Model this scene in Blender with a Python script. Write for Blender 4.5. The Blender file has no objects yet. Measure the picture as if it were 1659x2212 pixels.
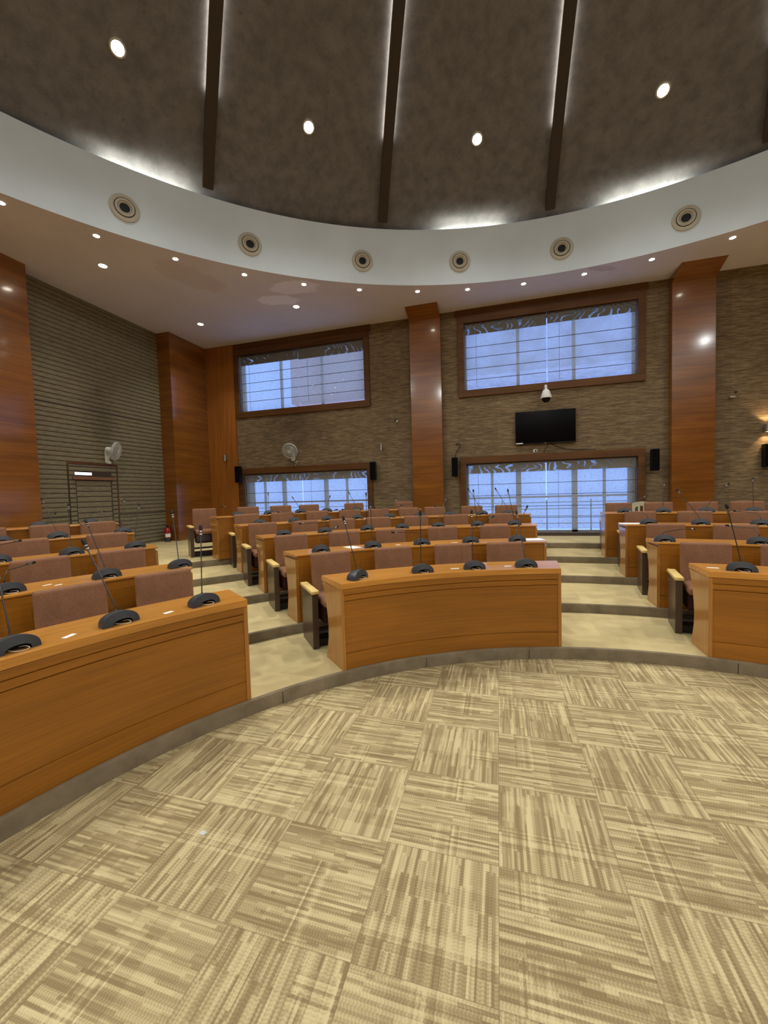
import bpy, bmesh, math, random
from mathutils import Vector, Matrix
random.seed(7)
scene = bpy.context.scene
COL = scene.collection
PI = math.pi
R = math.radians

# ------------------------------------------------------------ camera, world, exposure, lights
F_PX, YAW, PITCH, ROLL = 860.7, 0.27948, -0.04494, -0.02867
EYE = 1.6
fw = Vector((-math.sin(YAW)*math.cos(PITCH), math.cos(YAW)*math.cos(PITCH), math.sin(PITCH)))
rt = Vector((math.cos(YAW), math.sin(YAW), 0.0))
up = rt.cross(fw)
rt2 = rt*math.cos(ROLL) + up*math.sin(ROLL)
up2 = -rt*math.sin(ROLL) + up*math.cos(ROLL)
cam_data = bpy.data.cameras.new('camera')
cam = bpy.data.objects.new('camera', cam_data)
COL.objects.link(cam)
cam.matrix_world = Matrix(((rt2.x, up2.x, -fw.x, 0), (rt2.y, up2.y, -fw.y, 0), (rt2.z, up2.z, -fw.z, EYE), (0, 0, 0, 1)))
cam_data.sensor_fit = 'HORIZONTAL'
cam_data.sensor_width = 36.0
cam_data.lens = 36.0*F_PX/1659.0
cam_data.clip_start = 0.05
cam_data.clip_end = 200
scene.camera = cam

scene.view_settings.view_transform = 'Standard'
scene.view_settings.look = 'None'
scene.view_settings.gamma = 1.0
scene.view_settings.use_curve_mapping = False
scene.view_settings.exposure = 0.0
cy = scene.cycles
cy.use_denoising = True
cy.adaptive_threshold = 0.02
cy.max_bounces = 7
cy.diffuse_bounces = 4
cy.glossy_bounces = 3
cy.transparent_max_bounces = 12
cy.transmission_bounces = 4
cy.sample_clamp_indirect = 6.0
cy.caustics_reflective = False
cy.caustics_refractive = False

world = bpy.data.worlds.new('daylight')
scene.world = world
world.use_nodes = True
WORLD_COL, WORLD_STR = (0.36, 0.58, 1.22), 1.75
wn = world.node_tree
bgn = wn.nodes['Background']
bgn.inputs[0].default_value = (*WORLD_COL, 1)
bgn.inputs[1].default_value = WORLD_STR

DOME_W, DOME_COL = 470.0, (1.0, 1.0, 0.96)
RIM_W, RIM_COL = 26.0, (1.0, 0.96, 0.88)
SOFFIT_W = 130.0
UPLIGHT_W = 22.0
LED_STR = 14.0
SCONCE_W = 14.0

# ------------------------------------------------------------ measured layout
C = Vector((1.171, 0.508))          # centre of the seating circles
STEP = 0.1053
RK = [3.551, 4.702, 5.867, 6.980, 8.055]
CC = Vector((1.226, 0.120))         # centre of the ceiling ring
RC, ZC, ZF = 8.75, 5.93, 7.05
X0, X1, Y0, Y1 = -8.47, 10.9, -9.7, 9.9
SPH_Z, SPH_R = -3.50, 13.82
DESK_H = 0.75

def pol(az, r, c=C):
    a = R(az)
    return Vector((c.x + r*math.sin(a), c.y + r*math.cos(a)))

# ------------------------------------------------------------ material helpers
def lin(c):
    return tuple(((v/255)/12.92 if v/255 <= .04045 else ((v/255+.055)/1.055)**2.4) for v in c)

class NT:
    def __init__(s, name):
        s.m = bpy.data.materials.new(name)
        s.m.use_nodes = True
        s.t = s.m.node_tree
        s.b = s.t.nodes['Principled BSDF']
        s.out = s.t.nodes['Material Output']
    def n(s, typ, **kw):
        nd = s.t.nodes.new(typ)
        for k, v in kw.items():
            setattr(nd, k, v)
        return nd
    def l(s, a, b):
        s.t.links.new(a, b)
    def put(s, sock, v):
        if hasattr(v, 'is_linked') or hasattr(v, 'links'):
            s.l(v, sock)
        else:
            sock.default_value = v
    def math(s, op, a, b=0.0, c=None):
        nd = s.n('ShaderNodeMath', operation=op)
        s.put(nd.inputs[0], a); s.put(nd.inputs[1], b)
        if c is not None: s.put(nd.inputs[2], c)
        return nd.outputs[0]
    def pos(s):
        return s.n('ShaderNodeNewGeometry').outputs['Position']
    def objpos(s):
        return s.n('ShaderNodeTexCoord').outputs['Object']
    def sep(s, v):
        nd = s.n('ShaderNodeSeparateXYZ'); s.l(v, nd.inputs[0]); return nd.outputs
    def comb(s, x, y, z):
        nd = s.n('ShaderNodeCombineXYZ')
        for i, v in enumerate((x, y, z)): s.put(nd.inputs[i], v)
        return nd.outputs[0]
    def scale(s, v, sc):
        nd = s.n('ShaderNodeVectorMath', operation='MULTIPLY'); s.l(v, nd.inputs[0]); nd.inputs[1].default_value = sc
        return nd.outputs[0]
    def noise(s, v, scale=1.0, detail=3.0, rough=.5, dist=0.0):
        nd = s.n('ShaderNodeTexNoise'); s.l(v, nd.inputs['Vector'])
        nd.inputs['Scale'].default_value = scale; nd.inputs['Detail'].default_value = detail
        nd.inputs['Roughness'].default_value = rough; nd.inputs['Distortion'].default_value = dist
        return nd.outputs[0]
    def white(s, v):
        nd = s.n('ShaderNodeTexWhiteNoise', noise_dimensions='3D'); s.l(v, nd.inputs['Vector']); return nd.outputs[0]
    def ramp(s, f, stops):
        nd = s.n('ShaderNodeValToRGB'); s.l(f, nd.inputs[0])
        els = nd.color_ramp.elements
        while len(els) < len(stops): els.new(0.5)
        for e, (p, c) in zip(els, stops):
            e.position = p; e.color = (*c, 1) if len(c) == 3 else c
        return nd.outputs[0]
    def mix(s, f, a, b, blend='MIX'):
        nd = s.n('ShaderNodeMix', data_type='RGBA', blend_type=blend)
        s.put(nd.inputs[0], f)
        for i, v in ((6, a), (7, b)):
            if isinstance(v, tuple): v = (*v, 1)
            s.put(nd.inputs[i], v)
        return nd.outputs[2]
    def bump(s, h, strength=.3, dist=.01):
        nd = s.n('ShaderNodeBump'); s.l(h, nd.inputs['Height'])
        nd.inputs['Strength'].default_value = strength; nd.inputs['Distance'].default_value = dist
        s.l(nd.outputs[0], s.b.inputs['Normal'])
    def fin(s, col=None, rough=.5, metal=0.0, coat=0.0, coat_rough=.1, spec=.5):
        if col is not None:
            if isinstance(col, tuple): col = (*col, 1)
            s.put(s.b.inputs['Base Color'], col)
        s.put(s.b.inputs['Roughness'], rough)
        s.b.inputs['Metallic'].default_value = metal
        s.b.inputs['Coat Weight'].default_value = coat
        s.b.inputs['Coat Roughness'].default_value = coat_rough
        s.b.inputs['Specular IOR Level'].default_value = spec
        return s.m

def plain(name, rgb, rough=.5, metal=0.0, coat=0.0, var=0.06, vs=25.0, spec=.5):
    t = NT(name)
    c = lin(rgb)
    nz = t.noise(t.objpos(), vs, 3)
    col = t.ramp(nz, [(.3, tuple(v*(1-var) for v in c)), (.7, tuple(min(1, v*(1+var)) for v in c))])
    return t.fin(col, rough, metal, coat, spec=spec)

def emit(name, rgb, st):
    t = NT(name)
    t.b.inputs['Base Color'].default_value = (0, 0, 0, 1)
    t.b.inputs['Emission Color'].default_value = (*rgb, 1)
    t.b.inputs['Emission Strength'].default_value = st
    return t.m

def wood(name, dark, mid, light, mode='h', rough=.35, coat=.3, coat_rough=.12, vs=11.0, spec=.5):
    t = NT(name)
    p = t.pos(); x, y, z = t.sep(p)
    if mode == 'desk':
        dx = t.math('SUBTRACT', x, C.x); dy = t.math('SUBTRACT', y, C.y)
        r = t.math('SQRT', t.math('ADD', t.math('MULTIPLY', dx, dx), t.math('MULTIPLY', dy, dy)))
        v = t.comb(t.math('MULTIPLY', x, .7), t.math('MULTIPLY', y, .7), t.math('MULTIPLY', t.math('ADD', z, r), vs))
    elif mode == 'v':
        v = t.comb(t.math('MULTIPLY', x, vs), t.math('MULTIPLY', y, vs), t.math('MULTIPLY', z, .6))
    else:
        v = t.comb(t.math('MULTIPLY', x, .6), t.math('MULTIPLY', y, .6), t.math('MULTIPLY', z, vs))
    n1 = t.noise(v, 1.0, 5, .6, .4)
    n2 = t.noise(t.scale(v, (1.5, 1.5, 7.0)) if mode != 'v' else t.scale(v, (7.0, 7.0, 1.5)), 1.3, 3, .6)
    n3 = t.noise(p, .8, 2)
    col = t.ramp(n1, [(.28, lin(dark)), (.5, lin(mid)), (.74, lin(light))])
    fine = t.ramp(n2, [(.35, (.78, .76, .72)), (.6, (1.06, 1.05, 1.04))])
    col = t.mix(.8, col, fine, 'MULTIPLY')
    big = t.ramp(n3, [(.3, (.86, .84, .82)), (.7, (1.08, 1.08, 1.08))])
    col = t.mix(1.0, col, big, 'MULTIPLY')
    return t.fin(col, rough, 0, coat, coat_rough, spec)

M = {}
M['desk'] = wood('desk_veneer', (136, 84, 14), (148, 92, 18), (160, 100, 22), 'desk', .36, .22, .15, 9)
M['desk_end'] = wood('desk_end_veneer', (150, 100, 40), (166, 112, 46), (174, 120, 52), 'v', .24, .5, .08, 12)
M['desk_top'] = wood('desk_top_veneer', (186, 126, 48), (196, 134, 54), (206, 142, 60), 'desk', .30, .4, .12, 8)
M['pillar'] = wood('polished_pillar_veneer', (114, 68, 20), (132, 81, 25), (150, 95, 31), 'h', .26, .7, .10, 6)
M['frame'] = wood('window_frame_veneer', (80, 50, 20), (94, 60, 23), (108, 70, 27), 'h', .5, .0, .2, 9, .3)
M['panel_v'] = wood('vertical_veneer', (134, 80, 24), (152, 94, 30), (168, 106, 38), 'v', .45, .15, .2, 14)
M['rib'] = plain('dark_rib_paint', (40, 26, 26), .4)
M['black'] = plain('black_plastic', (11, 11, 12), .5, spec=.3)
M['grille'] = plain('speaker_cloth', (8, 8, 9), .9, spec=.1)
M['micbase'] = plain('charcoal_plastic', (52, 56, 60), .42)
M['miccav'] = plain('cavity_black', (8, 8, 8), .6)
M['stem'] = plain('gooseneck_metal', (52, 46, 42), .4, .3)
M['ring'] = plain('steel_ring', (150, 145, 140), .3, .9)
M['cable'] = plain('white_cable', (220, 215, 200), .5)
M['armpad'] = plain('cream_armpad', (222, 192, 118), .45)
M['armpanel'] = plain('dark_brown_laminate', (72, 54, 42), .33, coat=.2)
M['pan'] = plain('maroon_seat_pan', (44, 16, 10), .4)
M['footbar'] = plain('black_foot_bar', (20, 17, 15), .5)
M['white'] = plain('white_plastic', (214, 214, 206), .4)
M['cream'] = plain('cream_plastic', (226, 214, 180), .45)
M['paper'] = plain('paper', (236, 236, 232), .8)
M['alu'] = plain('grey_aluminium', (172, 170, 164), .5)
M['vent'] = plain('vent_beige', (186, 180, 164), .5)
M['ventdark'] = plain('vent_dark', (10, 9, 8), .7)
M['screen'] = plain('tv_glass', (3, 3, 5), .12, var=0, spec=.25)
M['red'] = plain('extinguisher_red', (150, 18, 26), .3, coat=.4)
M['steel'] = plain('brushed_steel', (168, 162, 150), .35, .8)
M['skirt'] = plain('dark_skirting', (66, 52, 40), .6)
M['lamp_ring'] = plain('lamp_trim', (190, 184, 170), .4)

def fabric(name, rgb, scale=260):
    t = NT(name); p = t.objpos(); x, y, z = t.sep(p)
    n = t.noise(p, scale, 2)
    w = t.noise(t.comb(t.math('MULTIPLY', x, 300), t.math('MULTIPLY', y, 300), t.math('MULTIPLY', z, 40)), 1, 2)
    big = t.noise(p, 9, 3)
    c = lin(rgb)
    col = t.ramp(n, [(.3, tuple(v*.72 for v in c)), (.7, tuple(v*1.22 for v in c))])
    col = t.mix(.5, col, t.ramp(w, [(.3, (.7, .7, .7)), (.7, (1.2, 1.2, 1.2))]), 'MULTIPLY')
    col = t.mix(.7, col, t.ramp(big, [(.3, (.85, .85, .85)), (.7, (1.1, 1.1, 1.1))]), 'MULTIPLY')
    t.bump(n, .25, .003)
    m = t.fin(col, .85, spec=.2)
    return m
M['fabric'] = fabric('brown_upholstery', (136, 96, 70))

# striped carpet tiles laid quarter-turned
def carpet_tiles():
    t = NT('striped_carpet_tiles'); x, y, z = t.sep(t.pos())
    T = .49
    u = t.math('DIVIDE', t.math('SUBTRACT', x, -.02), T); v = t.math('DIVIDE', t.math('SUBTRACT', y, 1.69), T)
    iu, iv = t.math('FLOOR', u), t.math('FLOOR', v)
    fu, fv = t.math('FRACT', u), t.math('FRACT', v)
    par = t.math('MODULO', t.math('ADD', t.math('ADD', iu, iv), 200.0), 2.0)      # 0: stripes along Y
    across = t.math('ADD', t.math('MULTIPLY', fu, t.math('SUBTRACT', 1.0, par)), t.math('MULTIPLY', fv, par))
    along = t.math('ADD', t.math('MULTIPLY', fv, t.math('SUBTRACT', 1.0, par)), t.math('MULTIPLY', fu, par))
    tid = t.math('ADD', t.math('MULTIPLY', iu, 7.31), t.math('MULTIPLY', iv, 3.17))
    def layer(nst, nseg, seed):
        s_ = t.math('FLOOR', t.math('MULTIPLY', across, nst))
        off = t.white(t.comb(t.math('ADD', s_, seed), tid, 1.7))
        off = t.math('DIVIDE', t.math('FLOOR', t.math('MULTIPLY', off, 3.0)), 3.0)
        g = t.math('FLOOR', t.math('ADD', t.math('MULTIPLY', along, nseg), off))
        return t.white(t.comb(s_, g, t.math('ADD', tid, seed)))
    a = layer(38.0, 1.8, 0.3); b = layer(21.0, 1.5, 5.1); c = layer(62.0, 2.6, 9.7)
    # zones: every tile is split by a few cross bands that shift all of its stripes
    zone = t.white(t.comb(t.math('FLOOR', t.math('MULTIPLY', along, 7.0)), tid, 4.2))
    f = t.math('ADD', t.math('ADD', t.math('MULTIPLY', a, .42), t.math('MULTIPLY', b, .22)), t.math('ADD', t.math('MULTIPLY', c, .26), t.math('MULTIPLY', zone, .12)))
    # crossing yarns: bands of short stripes at right angles
    cr = t.white(t.comb(t.math('FLOOR', t.math('MULTIPLY', along, 46.0)), tid, 8.8))
    bandpos = t.math('ADD', .12, t.math('MULTIPLY', t.white(t.comb(tid, 2.0, 6.6)), .7))
    inb = t.math('LESS_THAN', t.math('ABSOLUTE', t.math('SUBTRACT', along, bandpos)), .11)
    half = t.math('GREATER_THAN', t.white(t.comb(t.math('FLOOR', t.math('MULTIPLY', across, 3.0)), tid, 7.7)), .35)
    f = t.math('ADD', f, t.math('MULTIPLY', t.math('MULTIPLY', inb, half), t.math('MULTIPLY', t.math('SUBTRACT', cr, .5), .38)))
    # herringbone weave
    zz = t.math('PINGPONG', t.math('MULTIPLY', across, 40.0), 1.0)
    wv = t.math('PINGPONG', t.math('ADD', t.math('MULTIPLY', along, 82.0), t.math('MULTIPLY', zz, .9)), 1.0)
    pile = t.noise(t.pos(), 420, 2, .7)
    f = t.math('ADD', f, t.math('MULTIPLY', t.math('SUBTRACT', wv, .5), .15))
    f = t.math('ADD', f, t.math('MULTIPLY', t.math('SUBTRACT', pile, .5), .35))
    col = t.ramp(f, [(.22, lin((136, 118, 84))), (.45, lin((160, 142, 104))), (.60, lin((180, 163, 122))), (.85, lin((204, 188, 144)))])
    big = t.noise(t.pos(), .9, 3)
    col = t.mix(1.0, col, t.ramp(big, [(.3, (.90, .89, .88)), (.7, (1.05, 1.05, 1.04))]), 'MULTIPLY')
    # tile joints
    e = t.math('MINIMUM', t.math('MINIMUM', fu, t.math('SUBTRACT', 1.0, fu)), t.math('MINIMUM', fv, t.math('SUBTRACT', 1.0, fv)))
    j = t.math('LESS_THAN', e, .004)
    col = t.mix(t.math('MULTIPLY', j, .45), col, lin((110, 92, 66)))
    t.bump(t.math('ADD', t.math('MULTIPLY', pile, .6), t.math('MULTIPLY', wv, .4)), .35, .004)
    m = t.fin(col, .92, spec=.15)
    return m
M['carpet'] = carpet_tiles()

def plain_carpet(name, lo, hi, sc=2.2, fine=.25, stains=True):
    t = NT(name); p = t.pos()
    n = t.noise(p, sc, 4, .55); pile = t.noise(p, 380, 2)
    # faint patchwork of tiles with changing nap
    x, y, z = t.sep(p)
    patch = t.white(t.comb(t.math('FLOOR', t.math('MULTIPLY', x, 2.04)), t.math('FLOOR', t.math('MULTIPLY', y, 2.04)), 0.0))
    col = t.ramp(n, [(.3, lin(lo)), (.7, lin(hi))])
    col = t.mix(fine, col, t.ramp(pile, [(.3, (.6, .6, .6)), (.7, (1.3, 1.3, 1.3))]), 'MULTIPLY')
    col = t.mix(1.0, col, t.ramp(patch, [(0, (.92, .92, .92)), (1, (1.05, 1.05, 1.05))]), 'MULTIPLY')
    t.bump(pile, .3, .003)
    return t.fin(col, .95, spec=.1)
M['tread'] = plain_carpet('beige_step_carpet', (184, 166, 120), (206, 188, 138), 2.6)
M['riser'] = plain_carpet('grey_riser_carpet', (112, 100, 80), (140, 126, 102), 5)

# wall coverings
def grasscloth():
    t = NT('grasscloth_wallpaper'); p = t.pos(); x, y, z = t.sep(p)
    v = t.comb(t.math('MULTIPLY', x, 5.0), t.math('MULTIPLY', y, 5.0), t.math('MULTIPLY', z, 75.0))
    n = t.noise(v, 1.0, 4, .65); n2 = t.noise(t.scale(v, (6, 6, 1.5)), 1.0, 3, .6)
    col = t.ramp(n, [(.32, lin((80, 66, 48))), (.5, lin((118, 100, 74))), (.68, lin((150, 131, 99)))])
    col = t.mix(.5, col, t.ramp(n2, [(.3, (.72, .72, .7)), (.7, (1.15, 1.15, 1.15))]), 'MULTIPLY')
    # drops of paper, one every metre, each a touch different
    strip = t.white(t.comb(t.math('FLOOR', t.math('DIVIDE', x, .92)), 3.0, 1.0))
    col = t.mix(1.0, col, t.ramp(strip, [(0, (.93, .93, .93)), (1, (1.05, 1.05, 1.05))]), 'MULTIPLY')
    seam = t.math('LESS_THAN', t.math('FRACT', t.math('DIVIDE', x, .92)), .008)
    col = t.mix(t.math('MULTIPLY', seam, .3), col, lin((60, 48, 32)))
    # soot stain above the left-hand fan
    dx = t.math('DIVIDE', t.math('SUBTRACT', x, -5.3), 1.35); dz = t.math('DIVIDE', t.math('SUBTRACT', z, 3.55), .75)
    d = t.math('SQRT', t.math('ADD', t.math('MULTIPLY', dx, dx), t.math('MULTIPLY', dz, dz)))
    d = t.math('ADD', d, t.math('MULTIPLY', t.math('SUBTRACT', t.noise(p, 2.2, 4), .5), 1.3))
    st = t.ramp(d, [(.15, (.60, .58, .58)), (1.0, (1, 1, 1))])
    col = t.mix(1.0, col, st, 'MULTIPLY')
    t.bump(n, .35, .006)
    return t.fin(col, .75, spec=.25)
M['grass'] = grasscloth()

def slatcloth():
    t = NT('ribbed_wall_cladding'); p = t.pos(); x, y, z = t.sep(p)
    n = t.noise(t.comb(t.math('MULTIPLY', x, 9.0), t.math('MULTIPLY', y, 9.0), t.math('MULTIPLY', z, 60.0)), 1.0, 4, .65)
    col = t.ramp(n, [(.3, lin((104, 96, 74))), (.7, lin((140, 130, 104)))])
    dy = t.math('DIVIDE', t.math('SUBTRACT', y, 6.9), .55); dz = t.math('DIVIDE', t.math('SUBTRACT', z, 3.5), 1.0)
    d = t.math('SQRT', t.math('ADD', t.math('MULTIPLY', dy, dy), t.math('MULTIPLY', dz, dz)))
    d = t.math('ADD', d, t.math('MULTIPLY', t.math('SUBTRACT', t.noise(p, 2.0, 3), .5), 1.0))
    col = t.mix(1.0, col, t.ramp(d, [(.2, (.66, .64, .66)), (1.2, (1, 1, 1))]), 'MULTIPLY')
    t.bump(n, .3, .004)
    return t.fin(col, .7, spec=.25)
M['slat'] = slatcloth()

def plaster(name, rgb, stains=False):
    t = NT(name); p = t.pos(); x, y, z = t.sep(p)
    n = t.noise(p, 1.1, 4); c = lin(rgb)
    col = t.ramp(n, [(.3, tuple(v*.94 for v in c)), (.7, tuple(v*1.04 for v in c))])
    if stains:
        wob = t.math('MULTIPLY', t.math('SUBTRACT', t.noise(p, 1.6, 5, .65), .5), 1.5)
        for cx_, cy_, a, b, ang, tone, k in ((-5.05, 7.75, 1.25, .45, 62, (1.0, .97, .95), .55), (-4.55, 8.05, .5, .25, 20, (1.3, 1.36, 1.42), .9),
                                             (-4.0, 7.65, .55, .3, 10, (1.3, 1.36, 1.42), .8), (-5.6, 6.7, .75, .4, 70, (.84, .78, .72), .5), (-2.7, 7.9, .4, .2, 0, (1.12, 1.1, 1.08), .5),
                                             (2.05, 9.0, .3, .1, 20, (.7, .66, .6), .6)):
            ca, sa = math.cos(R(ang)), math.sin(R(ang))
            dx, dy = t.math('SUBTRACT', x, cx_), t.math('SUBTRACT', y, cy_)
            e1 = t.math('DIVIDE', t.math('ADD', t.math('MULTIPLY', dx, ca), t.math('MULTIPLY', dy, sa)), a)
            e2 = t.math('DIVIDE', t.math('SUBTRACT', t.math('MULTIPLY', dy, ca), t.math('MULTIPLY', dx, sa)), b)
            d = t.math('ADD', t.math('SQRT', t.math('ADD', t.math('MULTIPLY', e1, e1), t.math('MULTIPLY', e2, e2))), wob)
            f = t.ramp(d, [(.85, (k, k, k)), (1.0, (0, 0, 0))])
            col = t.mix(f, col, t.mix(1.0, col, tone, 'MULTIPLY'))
    return t.fin(col, .7, spec=.25)
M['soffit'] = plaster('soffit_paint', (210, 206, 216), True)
M['fascia'] = plaster('fascia_paint', (214, 226, 234))

def dome_mat():
    t = NT('dark_dome_felt'); p = t.pos()
    n = t.noise(p, 5.0, 5, .6); n2 = t.noise(p, 120, 2)
    blot = t.noise(t.scale(p, (1, 1, 1)), 9.0, 4, .7, .3)
    col = t.ramp(n, [(.3, lin((95, 93, 94))), (.7, lin((121, 118, 119)))])
    col = t.mix(.4, col, t.ramp(n2, [(.3, (.6, .6, .6)), (.7, (1.3, 1.3, 1.3))]), 'MULTIPLY')
    col = t.mix(1.0, col, t.ramp(blot, [(.24, (.62, .60, .60)), (.38, (1, 1, 1))]), 'MULTIPLY')
    t.bump(n2, .3, .006)
    return t.fin(col, .6, spec=.35)
M['dome'] = dome_mat()
M['backdrop_wood'] = wood('rear_wall_veneer', (112, 62, 20), (132, 76, 26), (150, 90, 34), 'h', .45, .15, .2, 6)

# sheer blind cloth: partly see-through, partly a diffusing veil
def sheer(name, open_, moire=False, veil=(.76, .66, .48)):
    t = NT(name); p = t.pos(); x, y, z = t.sep(p)
    t.t.nodes.remove(t.b)
    weave = t.noise(t.comb(t.math('MULTIPLY', x, 13.0), 0.0, t.math('MULTIPLY', z, 38.0)), 1.0, 5, .8)
    tr = t.n('ShaderNodeBsdfTransparent'); tl = t.n('ShaderNodeBsdfTranslucent'); df = t.n('ShaderNodeBsdfDiffuse')
    tr.inputs[0].default_value = (.86, .89, .93, 1)
    tl.inputs[0].default_value = (*veil, 1)
    df.inputs[0].default_value = (.42, .40, .36, 1)
    m1 = t.n('ShaderNodeMixShader'); m1.inputs[0].default_value = .38
    t.l(tl.outputs[0], m1.inputs[1]); t.l(df.outputs[0], m1.inputs[2])
    m2 = t.n('ShaderNodeMixShader')
    f = t.math('MULTIPLY', t.ramp(weave, [(.36, (.55, .55, .55)), (.64, (1.30, 1.30, 1.30))]), open_)
    if moire:
        w = t.n('ShaderNodeTexWave', wave_type='BANDS', bands_direction='X', wave_profile='SIN')
        t.l(t.comb(x, z, t.math('MULTIPLY', z, 2.0)), w.inputs['Vector'])
        w.inputs['Scale'].default_value = 1.9; w.inputs['Distortion'].default_value = 14.0
        w.inputs['Detail'].default_value = 1.2; w.inputs['Detail Scale'].default_value = 1.0
        band = t.ramp(w.outputs['Fac'], [(.78, (0, 0, 0)), (.92, (1, 1, 1))])
        gate = t.ramp(t.noise(t.comb(x, 2.0, z), 1.6, 2), [(.38, (0, 0, 0)), (.50, (1, 1, 1))])
        f = t.math('ADD', f, t.math('MULTIPLY', t.math('MULTIPLY', band, gate), .85))
    t.l(f, m2.inputs[0])
    t.l(m1.outputs[0], m2.inputs[1]); t.l(tr.outputs[0], m2.inputs[2])
    t.l(m2.outputs[0], t.out.inputs[0])
    return t.m
M['sheer'] = sheer('sheer_blind_cloth', .42)
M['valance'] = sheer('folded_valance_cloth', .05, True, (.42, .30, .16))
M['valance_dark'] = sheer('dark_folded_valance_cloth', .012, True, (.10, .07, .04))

def pane_mat():
    t = NT('window_glass'); t.t.nodes.remove(t.b)
    tr = t.n('ShaderNodeBsdfTransparent'); gl = t.n('ShaderNodeBsdfGlossy'); mx = t.n('ShaderNodeMixShader')
    tr.inputs[0].default_value = (.94, .97, 1, 1); gl.inputs['Roughness'].default_value = .03; mx.inputs[0].default_value = .05
    t.l(tr.outputs[0], mx.inputs[1]); t.l(gl.outputs[0], mx.inputs[2]); t.l(mx.outputs[0], t.out.inputs[0])
    return t.m
M['glass'] = pane_mat()
M['lamp'] = emit('lamp_glow', (1.0, .93, .78), 60)
M['lamp_small'] = emit('halogen_glow', (1.0, .90, .72), 45)
M['led'] = emit('led_strip_glow', (1.0, .93, .80), LED_STR)
M['slitglow'] = emit('daylight_slit', (.75, .85, 1.0), 3.0)
M['sconceglow'] = emit('sconce_glow', (1.0, .72, .42), 12)

def fan_mesh_mat():
    t = NT('fan_guard_wire')
    return t.fin(lin((196, 196, 190)), .4)
M['wire'] = fan_mesh_mat()

# ------------------------------------------------------------ mesh helpers
def tag(o, label=None, cat=None, group=None, kind=None):
    if label: o['label'] = label
    if cat: o['category'] = cat
    if group: o['group'] = group
    if kind: o['kind'] = kind
    return o

def thing(name, label, cat, loc=(0, 0, 0), rz=0.0, group=None):
    o = bpy.data.objects.new(name, None); COL.objects.link(o)
    o.location = loc; o.rotation_euler = (0, 0, rz); o.empty_display_size = .05
    return tag(o, label, cat, group)

def finish(bm, name, mats, parent=None, smooth=False, angle=35, rec=True):
    if rec: bmesh.ops.recalc_face_normals(bm, faces=bm.faces)
    me = bpy.data.meshes.new(name); bm.to_mesh(me); bm.free()
    for m in (mats if isinstance(mats, (list, tuple)) else [mats]): me.materials.append(m)
    if smooth:
        for p in me.polygons: p.use_smooth = True
        try: me.set_sharp_from_angle(angle=R(angle))
        except Exception: pass
    o = bpy.data.objects.new(name, me); COL.objects.link(o)
    if parent: o.parent = parent
    return o

def B(): return bmesh.new()

def box(bm, x0, x1, y0, y1, z0, z1, mi=0, bev=0.0, seg=2):
    vs = [bm.verts.new((x, y, z)) for z in (z0, z1) for y in (y0, y1) for x in (x0, x1)]
    fs = [bm.faces.new([vs[i] for i in q]) for q in ((0, 2, 3, 1), (4, 5, 7, 6), (0, 1, 5, 4), (2, 6, 7, 3), (0, 4, 6, 2), (1, 3, 7, 5))]
    for f in fs: f.material_index = mi
    if bev:
        es = list({e for f in fs for e in f.edges})
        bmesh.ops.bevel(bm, geom=es, offset=bev, segments=seg, affect='EDGES', profile=.6)
    return vs

def prism(bm, prof, axis, a0, a1, mi=0):
    """extrude a 2-D outline along x, y or z"""
    def P(u, v, a):
        return {'x': (a, u, v), 'y': (u, a, v), 'z': (u, v, a)}[axis]
    v0 = [bm.verts.new(P(u, v, a0)) for u, v in prof]; v1 = [bm.verts.new(P(u, v, a1)) for u, v in prof]
    n = len(prof); fs = [bm.faces.new(v0), bm.faces.new(v1[::-1])]
    for i in range(n): fs.append(bm.faces.new((v0[i], v0[(i+1) % n], v1[(i+1) % n], v1[i])))
    for f in fs: f.material_index = mi

def arcprism(bm, prof, azl, azr, n, c=C, mi=0):
    """sweep an (r, z) outline round the seating centre; azl and azr give the end angles at a radius"""
    rings = []
    for i in range(n+1):
        t = i/n; row = []
        for r, z in prof:
            a = azl(r)*(1-t) + azr(r)*t
            p = pol(a, r, c); row.append(bm.verts.new((p.x, p.y, z)))
        rings.append(row)
    m = len(prof)
    for i in range(n):
        for j in range(m):
            f = bm.faces.new((rings[i][j], rings[i][(j+1) % m], rings[i+1][(j+1) % m], rings[i+1][j])); f.material_index = mi
    for e in (rings[0], rings[-1][::-1]):
        f = bm.faces.new(e); f.material_index = mi

def lathe(bm, prof, n=24, mat=None, mi=0, cap=True):
    """prof: list of (radius, z); mat: 4x4 placing matrix"""
    mat = mat or Matrix()
    rings = []
    for r, z in prof:
        if r < 1e-5: rings.append([bm.verts.new(mat @ Vector((0, 0, z)))])
        else: rings.append([bm.verts.new(mat @ Vector((r*math.cos(2*PI*i/n), r*math.sin(2*PI*i/n), z))) for i in range(n)])
    for a, b in zip(rings, rings[1:]):
        for i in range(n):
            j = (i+1) % n
            if len(a) == 1 and len(b) == 1: continue
            if len(a) == 1: f = bm.faces.new((a[0], b[j], b[i]))
            elif len(b) == 1: f = bm.faces.new((a[i], a[j], b[0]))
            else: f = bm.faces.new((a[i], a[j], b[j], b[i]))
            f.material_index = mi

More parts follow.
